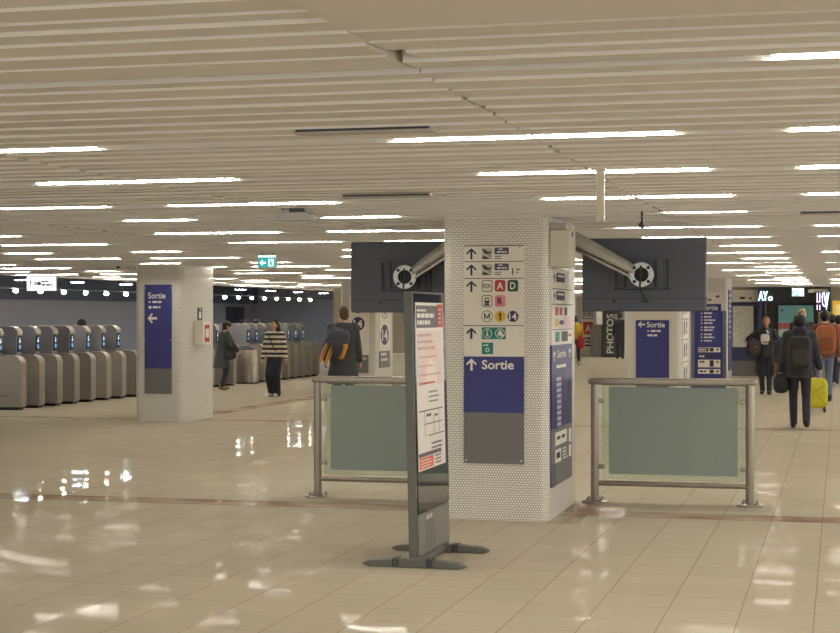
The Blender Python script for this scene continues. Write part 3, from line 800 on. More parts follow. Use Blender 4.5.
# flank board with wheelchair rows
t = thing('flank_board', 'narrow white board with black symbols on the flank of the pillar behind the right barrier', 'sign', (-2.22, 24.1, .4))
f = MB(M=SIDE).frame(0, 0, .01, -.01); f.R(0, 0, 90, 165, .015, SWHITE, th=.015)
for y in (30, 65, 98, 128):
    f.R(0, y-8, 90, y-7, .017, INK); f.R(15, y, 34, y+20, .017, INK, 3); f.D(60, y+10, 10, .017, INK); f.D(60, y+10, 6, .018, SWHITE); f.R(56, y+10, 64, y+22, .019, INK)
f.build('sign_panel', t, smooth=False)

# "14" pillar
k = 34.4/F
X, zc = onY(359, 34.93); k = zc/F
t = thing('line_board', 'white board with black 14 disc on the front of the pillar behind the backpack man', 'sign', (X, 34.93, H))
f = MB(M=FRONT).frame(359, 317, k); w = .022
f.R(349, 296, 369, 356, .02, SWHITE, th=.02); f.R(349, 356, 369, 374, .02, SGREY, th=.02)
f.D(358.4, 307.5, 6.6, w, INK); f.D(358.4, 307.5, 5.9, w+.002, SWHITE); f.G(355.6, 304.3, 361.2, 310.8, 1.1, w+.004, INK)
f.D(358.4, 324.8, 6.8, w, NAVY); f.T('14', 353.6, 321, 363, 328.6, w+.003, PWHITE, .03)
f.A(362, 357.5, 367, 361.5, w, PWHITE, 'left', .3); f.R(357, 358, 360.5, 361.5, w, PWHITE)
f.build('sign_panel', t, smooth=False)
t = thing('line_board', 'white board with tall black 14 disc on the flank of the same pillar', 'sign', (-9.87, 35.0, H))
f = MB(M=SIDE).frame(0, 0, .01, -.0209*.9)
f = MB(M=SIDE).frame(0, 0, 1.0, 1.0)
f.R(.1, -.45, .95, .78, .02, SWHITE, th=.02); f.R(.1, .78, .95, 1.15, .02, SGREY, th=.02)
def elli(cx, cy, rx, ry, w, m): f.add([(cx+rx*math.cos(2*PI*j/28), -cy+ry*math.sin(2*PI*j/28), w) for j in range(28)], [tuple(range(28))], m)
elli(.5, -.07, .28, .13, w, INK); elli(.5, -.07, .24, .11, w+.002, SWHITE); f.G(.40, -.12, .60, -.01, .03, w+.004, INK)
elli(.5, .42, .33, .23, w, NAVY); f.T('14', .27, .30, .73, .55, w+.003, PWHITE, .03)
for y in (.82, .94): f.lines(.2, y, .85, 1, .1, .06, w, PWHITE, int(y*100))
f.build('sign_panel', t, smooth=False)

# far A pillar board
X, zc = onY(588.5, 67.6); k = zc/F
t = thing('line_board', 'white board with red letter A square on the far pillar', 'sign', (X, 67.6, H))
f = MB(M=FRONT).frame(588.5, 317, k)
f.R(581, 292, 596.5, 351, .03, SWHITE, th=.03)
f.R(583, 308, 593.4, 320, .035, INK, 1.5); f.R(583.7, 308.7, 592.7, 319.3, .04, SWHITE, 1.2); f.T('RER', 584.4, 312.4, 592, 317.6, .045, INK, .01)
f.R(583, 323, 593.4, 335.2, .035, RED, 1.5); f.T('A', 585.4, 325.2, 591, 333, .04, PWHITE, .02)
f.R(583, 342, 596, 347.4, .035, INK); f.lines(584, 338.4, 595, 1, 2, 2, .035, INK, 4); f.lines(585, 343.6, 595, 1, 2, 2, .04, PWHITE, 6)
f.build('sign_panel', t, smooth=False)

# photo booth
x0, zc = onY(603.5, 66.5); x1, _ = onY(622.5, 66.5); kz = zc/F
t = thing('photo_booth', 'dark photo booth lettered PHOTOS standing far behind', 'booth', ((x0+x1)/2, 66.2, 0)); w = (x1-x0)/2
b = MB(); b.box(-w, w, 0, 1.2, .05, 1.98, mat('booth slate', (78, 82, 82), .5)); b.box(-w+.03, w-.03, .03, 1.17, 0, .05, BLACK); cab = b.build('cabin', t, bevel=.004)
f = MB(M=Matrix.Translation((0, 0, H)) @ FRONT).frame(613, 317, kz)
f.T('PHOTOS', 607.6, 315, 614.6, 354, .01, PWHITE, .02, rot=True); f.T('FREE', 615.4, 314.6, 618.4, 325, .01, PWHITE, .02, rot=True)
merge_into(cab, f)
b = MB(); b.box(-w-.5, -w-.02, .1, 1.1, 0, 1.3, mat('booth grey', (138, 134, 126), .5)); b.build('side_cabinet', t, bevel=.01)

# blue exit list pillar and totem in front
X, zc = onY(712, 34.93); k = zc/F
t = thing('exit_list_board', 'white and blue exit header board on the far right pillar', 'sign', (X, 34.93, H))
f = MB(M=FRONT).frame(712, 317, k)
f.R(700, 293.6, 721, 305, .02, SWHITE, th=.02); f.R(700, 305, 721, 330, .02, BLUE, th=.02)
f.A(715.4, 295.3, 719.6, 299.6, .023, INK, 'right', .3); f.lines(708, 300, 714, 1, 2, 1.6, .023, INK, 3)
f.T('Sortie', 702, 306, 718, 311.2, .023, PWHITE, .02)
f.build('sign_panel', t, smooth=False)
Yt = 33.6
xa, zc = onY(693, Yt); xb, _ = onY(724.5, Yt); k = zc/F
t = thing('exit_list_totem', 'tall blue exit list totem in a grey frame before the far right pillar', 'totem', ((xa+xb)/2, Yt, 0)); w = (xb-xa)/2; zt = H+(HY-311.6)*k
for s in (-1, 1):
    b = MB(); b.box(s*w-.035, s*w+.035, -.05, .05, 0, zt, mat('frame violet grey', (96, 98, 124), .4) if s < 0 else DTV); b.build('post', t, bevel=.006)
b = MB(); b.box(-w, w, -.02, .03, .12, zt-.01, BLUE); brd = b.build('board', t)
f = MB(M=Matrix.Translation((0, -.021, H)) @ FRONT).frame(709, 317, k)
for i, (y, n_) in enumerate(((313.5, 1), (317.2, 1), (320.4, 1), (323.4, 1), (327.6, 1), (330.4, 1), (334.6, 1), (337.6, 1), (341, 1))):
    f.D(702, y+.7, .7, .002, PWHITE); f.lines(704.5, y, 716 if i % 3 else 713, 1, 2, 1.4, .002, PWHITE, 20+i)
for i, y in enumerate((348.4, 355, 360.6, 370)):
    h = 4 if i != 2 else 7
    f.R(698.5, y, 720.5, y+h+.6, .002, SWHITE if i != 1 else BLUE); f.R(699, y+.5, 709, y+h, .004, INK if i in (0, 1) else SWHITE); f.lines(700, y+1.4, 708, 1, 2, 1.6, .005, PWHITE if i in (0, 1) else INK, 30+i)
    f.R(710, y+.5, 714, y+h, .004, INK); f.A(716, y+.4, 719.5, y+4, .004, INK, 'left', .3)
    if i == 2: f.D(703.5, y+2, 1.2, .005, RED)
merge_into(brd, f)

# flank blue board on that pillar
t = thing('flank_board', 'narrow blue board on the flank of the far right pillar', 'sign', (-2.27, 35.05, .5))
f = MB(M=SIDE).frame(0, 0, .01, -.01); f.R(0, 0, 95, 170, .015, BLUE, th=.015); f.lines(10, 160, 80, 9, -11, -4, .017, PWHITE, 6)
f.build('sign_panel', t, smooth=False)

# street map board on the shop wall
YW = 46.25
xa, zc = onY(731, YW); xb, _ = onY(757.4, YW); k = zc/F
t = thing('map_board', 'street map in a blue frame on the wall left of the dark shop', 'map board', ((xa+xb)/2, YW, 0)); w = (xb-xa)/2
zt = H+(HY-303.5)*k
b = MB(); b.box(-w, w, -.06, 0, .42, zt, mat('map frame blue', (58, 62, 104), .45)); b.build('frame', t, bevel=.01)
b = MB(); b.box(-w, w, -.05, 0, 0, .42, SGREY); b.build('plinth', t)
f = MB(M=Matrix.Translation((0, -.062, H)) @ FRONT).frame(744.2, 317, k)
MAPC = mat('street map print', (214, 212, 200), .4); nb = NB(MAPC)
vo = nb.n.new('ShaderNodeTexVoronoi'); vo.feature = 'DISTANCE_TO_EDGE'; vo.inputs['Scale'].default_value = 9
tc = nb.n.new('ShaderNodeTexCoord'); nb.l.new(tc.outputs['Object'], vo.inputs['Vector'])
nb.l.new(nb.mix(nb.m('LESS_THAN', vo.outputs['Distance'], .05), lin((206, 206, 192)), lin((232, 228, 214))), nb.n['Principled BSDF'].inputs['Base Color'])
f.R(733, 307, 753.4, 348, .003, MAPC); f.R(744, 340, 747.4, 344, .006, mat('map tan', (200, 176, 150), .5)); f.R(748, 340.6, 751, 343.6, .006, mat('map tan', (200, 176, 150), .5))
f.build('street_map', t, smooth=False)
t = thing('wall_sign', 'cream overhead sign with small arrow above the street map', 'sign', ((xa+xb)/2, YW, H+(HY-296)*k))
f = MB(M=FRONT).frame(744.2, 296, k); f.R(731, 291, 757.8, 302.8, .05, SWHITE, th=.05); f.lines(740, 298, 747.5, 1, 2, 2, .055, INK, 8); f.A(748.5, 297.6, 752, 301, .055, INK, 'right', .3)
f.build('sign_panel', t, smooth=False)

# dark shop
YS = 46.0
xa, zc = onY(757.8, YS); xb, _ = onY(818, YS); k = zc/F
t = thing('dark_shop', 'dark shop front with lit letters AY at its top', 'shop', ((xa+xb)/2, YS, 0)); w = (xb-xa)/2
SHOPD = mat('shop dark', (52, 54, 60), .4)
b = MB(); b.box(-w, w, 0, .25, 2.0, CZ-.02, SHOPD); b.build('fascia', t, bevel=.01)
b = MB(); b.box(-w, w, .1, .25, 0, 2.0, SHOPD); b.build('wall_panel', t)
b = MB(); b.box(-w, -w+.12, -.02, .25, 0, CZ-.025, mat('shop post blue', (62, 68, 104), .4)); b.box(-w+.2, -w+.22, .0, .1, .9, 2.0, STEEL); b.build('post', t, bevel=.004)
f = MB(M=Matrix.Translation((0, -.01, H)) @ FRONT).frame(787.9, 317, k)
f.T('AY', 759.2, 292.2, 768.6, 301.6, .03, LETE, .03); f.D(771, 299.6, 2.2, .03, LETE); f.D(771, 299.6, 1.1, .035, SHOPD)
f.build('lit_letters', t, smooth=False)
xc, _ = onY(796, YS)
t = thing('shop_screen', 'wide teal advert screen with red band on the dark shop wall', 'screen', (xc, YS-.03, H+(HY-322)*k))
b = MB(); b.box(-.50, .50, -.05, 0.02, -.48, .4, BLACK); b.build('bezel', t, bevel=.006)
f = MB(M=Matrix.Translation((0, -.051, 0)) @ FRONT).frame(796, 322, k)
f.R(779, 306.6, 813, 324, .002, mat('screen teal', (88, 128, 122), .3, emit=.25)); f.R(779, 324, 813, 330, .002, mat('screen red', (146, 74, 64), .3, emit=.2)); f.R(779, 330, 813, 338, .002, mat('screen pale', (150, 160, 152), .3, emit=.2))
f.R(781, 310.6, 784, 312, .004, INK); f.build('picture', t, smooth=False)
# neon letters sign further right
xa2, _ = onY(817, YS-.2)
t = thing('neon_sign', 'white and violet neon letter sign right of the dark shop', 'sign', (onY(823, YS-.2)[0], YS-.2, H))
f = MB(M=FRONT).frame(823, 317, k)
b = MB(); b.box(-.2, .2, .02, .06, (317-313)*k, CZ-H, SHOPD); b.build('backing', t, bevel=.006)
for x in (817, 819.6): f.R(x, 294, x+.8, 303.5, .01, NEON); f.R(x, 306, x+.8, 311, .01, NEON)
f.R(817, 302.6, 819, 303.5, .01, NEON); f.R(821.4, 297.5, 823, 298.6, .01, NEON)
f.T('V', 823.5, 293.5, 829, 311, .012, LETE, .0); f.T('U', 822, 294, 827, 308, .01, NEON, .0)
f.build('lit_letters', t, smooth=False)
t = thing('shop_sign', 'yellow shop sign at the right edge behind the red jacket person', 'sign', (onY(838.5, 47.2)[0], 45.4, H))
f = MB(M=FRONT).frame(838.5, 317, k); f.R(833, 302, 850, 321, .03, mat('sign yellow', (222, 176, 50), .4, emit=.4), th=.06); f.R(836, 306, 850, 316, .035, mat('sign cream', (226, 206, 140), .4, emit=.4))
f.build('sign_panel', t)
t = thing('ceiling_speaker', 'white horizontal bracket unit under the ceiling before the neon letters', 'equipment', at(818, 293, 41))
t.location.z = CZ
b = MB(); b.box(-.22, .24, -.04, .04, -.2, -.13, PALE); b.build('bar', t, bevel=.006)
b = MB(); b.tube([(-.18, 0, -.14), (-.18, 0, .02)], .01, DTV2, 8); b.build('stem', t)
b = MB(); b.box(-.24, -.1, -.06, .06, -.22, -.14, SWHITE); b.build('end_unit', t, bevel=.01)

# extinguisher cabinet and small sign on the gate pillar
t = thing('alarm_cabinet', 'white cabinet with red window on the flank of the gate pillar', 'cabinet', (QX1, 24.36, 1.19))
b = MB(); b.box(0, .15, 0, .33, 0, .37, mat('cabinet white', (232, 228, 216), .45)); b.build('case', t, bevel=.006)
b = MB(); b.box(.15, .153, .07, .27, .05, .32, RED); b.box(.153, .155, .1, .24, .12, .26, PWHITE); b.build('window', t)
t = thing('safety_sign', 'small green pictogram sign above the white cabinet on the gate pillar', 'sign', (QX1, 24.5, 1.58))
f = MB(M=SIDE).frame(0, 0, .01, -.01); f.R(0, 0, 18, 20, .01, DGREEN, th=.01); f.R(4, 3, 13, 14, .012, PWHITE, 2); f.D(9, 17, 2, .012, PWHITE); f.build('plate', t, smooth=False)

# ================================================================== TICKET GATES
def gate():
    t = thing('ticket_gate', '', 'ticket gate', (0, 0, 0), group='ticket gates in a row')
    V = Matrix(((1, 0, 0, 0), (0, 0, -1, 0), (0, 1, 0, 0), (0, 0, 0, 1)))
    W = .105
    def arc(cx, cz, r, a0, a1, n=7): return [(cx+r*math.cos(a0+(a1-a0)*i/(n-1)), cz+r*math.sin(a0+(a1-a0)*i/(n-1))) for i in range(n)]
    low = [(-1.9, .05), (0, .05)]+arc(-.14, .80, .14, 0, PI/2)+arc(-1.76, .80, .14, PI/2, PI)
    b = MB(M=V); b.prism(low, -W, W, GATE); b.build('cabinet', t, bevel=.008)
    b = MB(M=V); o = [(.012, .07)]+[(-.14+.152*math.cos(a), .80+.152*math.sin(a)) for a in [PI/2*i/6 for i in range(7)]]+[(-.40, .952)]
    inn = [(-.40, .935), (-.14, .935)]+arc(-.14, .80, .135, PI/2, 0)[1:]+[(-.005, .07)]
    b.prism(o+inn, -W-.004, W+.004, GATEF); b.build('edge_cover', t, bevel=.003)
    b = MB(); b.box(-1.86, -.04, -W+.015, W-.015, 0, .05, BLACK); b.build('plinth', t)
    hi = [(-1.5, .9), (-.45, .9), (-.44, 1.30)]+arc(-.56, 1.32, .13, 0.05, PI/2)+arc(-1.37, 1.32, .13, PI/2, PI)
    b = MB(M=V); b.prism(hi, -W*.93, W*.93, GATEB); b.build('housing', t, bevel=.008)
    b = MB(M=V); o = [(-.56+.14*math.cos(a), 1.32+.14*math.sin(a)) for a in [PI/2*i/6 for i in range(7)]]+[(-1.1, 1.46), (-1.1, 1.445), (-.56, 1.445)]+arc(-.56, 1.32, .125, PI/2, 0)
    b.prism(o, -W*.96, W*.96, GATEF); b.build('top_cover', t, bevel=.003)
    b = MB(); b.box(-.45, -.432, -W*.7, W*.7, 1.0, 1.30, BLACK)
    f = MB(M=Matrix.Translation((-.431, 0, 0)) @ SIDE).frame(0, 0, .01, -.01)
    f.R(-5.5, 103, 5.5, 128, .001, mat('gate display dark', (30, 44, 60), .2)); f.R(-4, 105, 4, 113, .002, DISPB, 2); f.A(-3, 115, 3, 126, .002, DISPW, 'up', .3)
    d_ = b.build('display', t, bevel=.003); g = f.build('pictogram', d_, smooth=False)
    b = MB(); b.box(-.7, -.25, -W-.003, -W, .24, .252, BLACK); b.build('side_slot', t)
    b = MB(); b.box(-1.0, -.98, W, W+.24, .3, 1.38, DGLASS); b.box(-1.0, -.98, -W-.24, -W, .3, 1.38, DGLASS); b.build('door_panel', t)
    return t
g0 = gate()
ORD = ['first', 'second', 'third', 'fourth', 'fifth', 'sixth', 'seventh', 'eighth', 'ninth', 'tenth', 'eleventh', 'twelfth', 'thirteenth', 'fourteenth', 'fifteenth', 'sixteenth', 'seventeenth', 'eighteenth']
GY = [26.35+.7*i for i in range(8)]+[35.4, 36.1, 36.8]+[38.9+.62*i for i in range(8)]
for i, y in enumerate(GY):
    lab = ('%s steel ticket gate from the left edge of the photo' % ORD[i] if i < 7 else 'steel ticket gate hidden behind the gate pillar' if i == 7 else
           ('steel ticket gate behind the dark stooping person, %s of three' % ORD[i-8] if i < 11 else '%s steel ticket gate counted from the round steel pod' % ORD[i-11]))
    if i == 0: g0.location = (-13.9, y, 0); g0['label'] = lab
    else: dup(g0, (-13.9, y, 0), 0, lab)
# round steel pod of the wide gate
t = thing('gate_pod', 'low round steel pod at the wide gate behind the striped sweater woman', 'gate post', (-14.05, 38.05, 0))
b = MB(); b.tube([(0, 0, .04), (0, 0, .78), (0, 0, .82)], [.3, .3, .28], STEEL, 36); b.build('drum', t)
b = MB(); b.box(-.5, .0, -.22, .22, .04, .8, GATE); b.build('back_cabinet', t, bevel=.01)
b = MB(); b.tube([(0, 0, 0), (0, 0, .04)], .28, BLACK, 32); b.build('plinth', t)
b = MB(); b.ell((-.05, 0, .83), (.24, .22, .1), DTV2, 20, 10); b.build('lid', t)
# low counter seen between the 14 pillar and the totem
t = thing('low_counter', 'low cream counter block between the 14 pillar and the totem', 'counter', (onY(402, 42)[0], 42, 0))
b = MB(); b.box(-.35, .45, 0, .5, .04, .62, PALE); b.build('body', t, bevel=.01)
b = MB(); b.box(-.38, .48, -.03, .53, .62, .66, SWHITE); b.build('top', t, bevel=.01)

# ================================================================== PEOPLE
SKIN = mat('skin', (206, 156, 132), .55); SKIN2 = mat('skin tan', (178, 128, 104), .55)
EYEW = mat('eye white', (225, 220, 212), .3); EYED = mat('eye dark', (30, 24, 22), .3); LIP = mat('lip', (160, 92, 84), .5)
HBLK = mat('hair black', (28, 25, 26), .6); HBRN = mat('hair brown', (86, 62, 46), .6); HBLD = mat('hair blond', (196, 168, 122), .6); HSHV = mat('shaved hair', (150, 112, 96), .6)
CBLK = mat('cloth black', (54, 54, 60), .85, noise=.15); CNAVY = mat('cloth navy', (48, 50, 58), .85, noise=.12); CGRN = mat('coat dark green black', (62, 66, 66), .85, noise=.12)
JEAN = mat('denim', (112, 126, 148), .85, noise=.1); CBEI = mat('coat beige', (170, 150, 116), .85); CRED = mat('jacket red orange', (206, 84, 60), .8); CBRN = mat('jacket rust', (112, 76, 58), .85)
CGRY = mat('cloth grey', (92, 92, 98), .85); SHOB = mat('shoe black', (30, 28, 30), .5); SHOW = mat('shoe pale', (204, 198, 190), .6); BOOT = mat('boot tan', (158, 136, 110), .7)
YELC = mat('yellow suitcase', (204, 196, 34), .45); CYEL = mat('cloth yellow', (206, 166, 56), .8)
def ik(a, b, l1, l2, pole):
    a, b = Vector(a), Vector(b); d = b-a; L = min(d.length, (l1+l2)*.999); d.normalize()
    b = a+d*L
    x = (l1*l1-l2*l2+L*L)/(2*L); h = math.sqrt(max(l1*l1-x*x, 0))
    p = Vector(pole); p = (p-d*p.dot(d)).normalized()
    return a+d*x+p*h, b
def hand(mb_, wrist, d, side, skin, curl=.5):
    d = Vector(d).normalized(); up = Vector((0, 1, 0)) if abs(d.y) < .8 else Vector((0, 0, 1))
    f_ = (up-d*up.dot(d)).normalized(); n = d.cross(f_)*side                  # f_: thumb side, n: palm normal
    R = Matrix((f_, n, d)).transposed()
    mb_.ell(wrist+d*.05, (.04, .018, .055), skin, 10, 7, R)
    for i, (o, l) in enumerate(((.028, .068), (.010, .078), (-.009, .072), (-.027, .056))):
        p = wrist+d*.085+f_*o; q = p+(d*.8-n*curl*.5)*l*.5; r = q+(d*.45-n*curl*1.3)*l*.55
        mb_.tube([p-d*.02, p, q, r], [.009, .009, .0085, .006], skin, 6)
    p = wrist+d*.03+f_*.034; q = p+(d*.6+f_*.6)*.035; r = q+(d*.9-n*curl*.4)*.03
    mb_.tube([p-f_*.02, p, q, r], [.011, .011, .010, .007], skin, 6)
def person(label, loc, rz, h, skin, hair, hstyle, top, toplen, legs, shoes, hands=((-.27, .05, .80), (.27, .05, .80)), feet=((-.10, .10), (.10, -.10)),
           lean=0, bulk=1.0, poleL=(0, -1, -.1), poleR=(0, -1, -.1), cat='person', headrz=0, hood=False, skirt=0, wide=0, print_=None, stoop=0):
    k = h/1.75
    t = thing('person', label, cat, loc, rz)
    K = lambda p: Vector(p)*k
    hip = Vector((0, 0, .92)); sh = Vector((0, lean+stoop*.2, 1.44-stoop*.08)); hd = Vector((0, lean*1.15+.012+stoop*.32, 1.635-stoop*.12))
    J = {}
    for s, nm in ((-1, 'L'), (1, 'R')):
        i = 0 if s < 0 else 1
        hp = Vector((s*.088, 0, .90)); fx, fy = feet[i][:2]; lift = feet[i][2] if len(feet[i]) > 2 else 0
        an = Vector((fx, fy, .085+lift)); kn, an = ik(hp, an, .43, .415, (s*.05, 1, 0)); J[nm] = (hp, kn, an)
        sp = sh+Vector((s*.175, 0, -.02)); hw = Vector(hands[i]); el, hw = ik(sp, hw, .29, .26, poleL if s < 0 else poleR); J['a'+nm] = (sp, el, hw)
    hR = Matrix.Rotation(headrz, 3, 'Z')
    # body: one continuous surface
    b = MB(M=Matrix.Scale(k, 4))
    b.limb(hip+Vector((0, 0, .02)), sh-Vector((0, 0, .12)), .095, .11, skin); b.limb(sh-Vector((.1, 0, .05)), sh+Vector((.1, 0, -.05)), .06, .06, skin)
    b.limb(sh-Vector((0, 0, .03)), hd-Vector((0, .02, .07)), .058, .052, skin)
    b.ell(hd+Vector((0, -.005, .015)), (.074, .094, .10), skin, 18, 12); b.ell(hd+hR @ Vector((0, .028, -.05)), (.056, .062, .068), skin, 14, 10)
    b.ell(hd+hR @ Vector((0, .098, -.012)), (.014, .022, .024), skin, 8, 6)
    for nm in 'LR':
        a, kn, an = J[nm]; b.limb(a, kn, .072, .05, skin); b.limb(kn, an, .05, .034, skin); b.limb(an, an+Vector((0, .14, -.05)), .033, .026, skin)
        a, el, hw = J['a'+nm]; b.limb(a, el, .046, .036, skin); b.limb(el, hw, .036, .026, skin)
    body = remesh(b, 'body', t, .014*k, 3)
    e = MB(M=Matrix.Scale(k, 4))
    for s, nm in ((-1, 'L'), (1, 'R')):
        a, el, hw = J['a'+nm]; hand(e, hw, hw-el, s, skin)
        e.ell(hd+hR @ Vector((s*.078, -.005, -.005)), (.014, .024, .034), skin, 8, 6)
        e.ell(hd+hR @ Vector((s*.030, .083, .012)), (.014, .01, .008), EYEW, 8, 6); e.ell(hd+hR @ Vector((s*.030, .090, .012)), (.006, .005, .007), EYED, 8, 6)
        e.ell(hd+hR @ Vector((s*.030, .089, .032)), (.02, .007, .005), hair, 8, 5)
    e.ell(hd+hR @ Vector((0, .087, -.058)), (.024, .008, .008), LIP, 8, 6)
    merge_into(body, e)
    # hair
    if hstyle:
        b = MB(M=Matrix.Scale(k, 4))
        b.ell(hd+hR @ Vector((0, -.022, .035)), (.084, .094, .092), hair, 16, 10)
        if hstyle != 'shaved': b.ell(hd+hR @ Vector((0, -.045, -.02)), (.078, .066, .085), hair, 14, 9)
        if hstyle == 'long':
            b.limb(hd+hR @ Vector((-.05, -.05, 0)), hd+hR @ Vector((-.075, -.03, -.2)), .05, .04, hair); b.limb(hd+hR @ Vector((.05, -.05, 0)), hd+hR @ Vector((.075, -.03, -.2)), .05, .04, hair)
            b.ell(hd+hR @ Vector((0, -.07, -.1)), (.09, .05, .13), hair)
        if hstyle == 'full': b.ell(hd+Vector((0, -.03, .02)), (.098, .108, .112), hair, 16, 10)
        if hstyle == 'hat': b.ell(hd+Vector((0, -.005, .05)), (.098, .115, .09), hair, 16, 10); b.ell(hd+Vector((0, .03, .03)), (.10, .13, .02), hair, 16, 6)
        remesh(b, 'hat' if hstyle == 'hat' else 'hair', t, .011*k, 2)
    # top
    b = MB(M=Matrix.Scale(k, 4)); q = bulk
    z0 = toplen
    def er(z, y, rx, ry): return [(rx*q*math.cos(2*PI*j/20), y+ry*q*math.sin(2*PI*j/20), z) for j in range(20)]
    rings = []
    if z0 < .8: rings.append(er(z0, .0, .2+skirt, .16+skirt*.7))
    rings += [er(max(z0, .82), 0, .178, .132), er(1.02, lean*.35+stoop*.05, .165, .122), er(1.2, lean*.7+stoop*.12, .18, .13), er(1.34-stoop*.05, sh.y, .192, .128), er(1.44-stoop*.08, sh.y-.01, .165, .10), er(1.50-stoop*.09, sh.y-.005, .082, .078)]
    b.loft(rings, top)
    for nm in 'LR':
        a, el, hw = J['a'+nm]; b.limb(a, el, .070*q, .060*q, top); b.limb(el, el.lerp(hw, .93), .060*q, .046*q, top)
    if hood: b.ell(sh+Vector((0, -.07, .06)), (.12, .08, .07), top); b.limb(sh+Vector((-.06, -.02, .08)), sh+Vector((.06, -.02, .08)), .05, .05, top)
    tp = remesh(b, 'jacket' if hood or toplen < .8 else 'sweater', t, .015*k, 4)
    # trousers
    b = MB(M=Matrix.Scale(k, 4))
    b.loft([er(1.03, 0, .155/q, .115/q), er(.92, 0, .172/q, .128/q), er(.82, 0, .165/q, .12/q)], legs)
    for nm in 'LR':
        a, kn, an = J[nm]; b.limb(a, kn, .094+wide*.3, .068+wide, legs); b.limb(kn, an+Vector((0, 0, .005)), .068+wide, .058+wide, legs)
    remesh(b, 'trousers', t, .015*k, 4)
    for i, nm in enumerate('LR'):
        an = J[nm][2]; s = -1 if i == 0 else 1
        lift = feet[i][2] if len(feet[i]) > 2 else 0
        b = MB(M=Matrix.Scale(k, 4))
        pit = lift*2.2
        R = Matrix.Rotation(-pit, 3, 'X')
        b.ell(an+R @ Vector((s*.006, .055, -.035)), (.047, .135, .048), shoes, 14, 8, R); b.ell(an+R @ Vector((0, -.01, .01)), (.05, .06, .06), shoes, 12, 8)
        o = b.build('shoe', t)
        mz = min(v.co.z for v in o.data.vertices)
        for v in o.data.vertices: v.co.z = max(v.co.z, .002)
    if print_:
        f = MB(M=Matrix.Scale(k, 4)); print_(f); f.build('print', t)
    return t
def backpack(label, parent_loc, rz, h, m, m2, size=(.155, .095, .23), off=(0, -.235, 1.20), tilt=0):
    k = h/1.75
    t = thing('backpack', label, 'backpack', parent_loc, rz)
    o = Vector(off); R = Matrix.Rotation(tilt, 3, 'Y')
    M = Matrix.Translation(o*k) @ R.to_4x4() @ Matrix.Scale(k, 4)
    b = MB(M=M); b.sup((0, 0, 0), size, m, e=.5); b.build('pack', t)
    b = MB(M=M); b.sup((0, -size[1]*.85, -size[2]*.32), (size[0]*.78, size[1]*.45, size[2]*.5), m2, e=.5); b.build('pocket', t)
    b = MB(M=M); b.tube([(-.03, size[1]*.5, size[2]*.95), (-.02, size[1]*.4, size[2]*1.1), (.02, size[1]*.4, size[2]*1.1), (.03, size[1]*.5, size[2]*.95)], .009, m2, 8); b.build('handle', t)
    for s in (-1, 1):
        b = MB(M=M); X = s*size[0]*.62
        b.tube([(X, size[1]*.8, size[2]*.6), (X, size[1]+.04, size[2]*.98), (X, size[1]+.14, size[2]*.98), (X, size[1]+.275, size[2]*.5), (X*1.15, size[1]+.26, -size[2]*.2), (X*1.2, size[1]+.05, -size[2]*.75)], .016, m2, 8); b.build('strap', t)
    return t
def bag(label, loc, m, size, rz=0, name='shoulder_bag'):
    t = thing(name, label, 'bag', loc, rz)
    b = MB(); b.sup((0, 0, 0), size, m, e=.7); b.build('bag_body', t)
    b = MB(); b.tube([(-size[0]*.5, 0, size[2]*.85), (-size[0]*.35, 0, size[2]+.10), (0, 0, size[2]+.13), (size[0]*.35, 0, size[2]+.10), (size[0]*.5, 0, size[2]*.85)], .012, m, 8); b.build('handle', t)
    return t

# 1 man in black walking away, nearest of the right group
p = ground(799.5, 429.5); 
person('person in black jacket and trousers walking away with black backpack, nearest at right', p, .04, 1.68, SKIN, HBLK, 'full', CBLK, .78, CNAVY, SHOB,
       hands=((-.30, .06, .84), (.30, .14, .92)), feet=((-.085, .12), (.10, -.12, .02)), bulk=1.2, hood=True)
backpack('black backpack with small pale badge on the person in black', p, .04, 1.68, mat('backpack black', (40, 38, 40), .7), mat('backpack black pocket', (52, 49, 50), .7), off=(0, -.26, 1.17), size=(.165, .10, .25))
bag('dark holdall in the left hand of the person in black', p+Vector((-.27, .10, .66)), mat('bag black', (34, 33, 36), .7), (.12, .2, .15), name='holdall')
# 2 bald man coming
p = ground(766, 395.5)
def wprint(f):
    V = Vector
    f.sup((.0, .165, 1.25), (.10, .022, .12), PWHITE, e=.6); f.ell((-.05, .15, 1.42), (.022, .02, .05), PWHITE, rot=Matrix.Rotation(.5, 3, 'Y'))
person('bald person in black top with white chest print walking towards the camera', p, PI-.1, 1.63, SKIN2, HSHV, 'shaved', CBLK, .84, CNAVY, SHOB,
       hands=((-.10, .24, 1.18), (.26, .16, 1.12)), feet=((-.09, .12), (.09, -.10)), poleL=(-1, -.6, 0), poleR=(1, -.6, 0), print_=wprint)
bag('large dark bag carried on the arm of the bald person', p+Vector((-.25, -.10, .98)), mat('bag brown black', (58, 50, 46), .8), (.15, .11, .18), .3)
bag('small brown bag hanging low beside the bald person', p+Vector((.22, -.16, .52)), mat('bag brown', (96, 66, 52), .7), (.1, .08, .14), .2, name='handbag')
# 3 jeans + rust backpack
p = ground(824.5, 403)
person('person in blue jeans walking away with a rust backpack', p, .1, 1.76, SKIN, HBLK, 'full', CBRN, .84, JEAN, SHOB,
       hands=((-.33, -.30, .80), (.27, .05, .8)), feet=((-.09, -.1), (.10, .14)), bulk=1.1)
backpack('rust brown backpack on the person in blue jeans', p, .1, 1.76, mat('backpack rust', (166, 100, 62), .8), mat('backpack rust pocket', (140, 80, 48), .8), size=(.19, .12, .27), off=(0, -.27, 1.2))
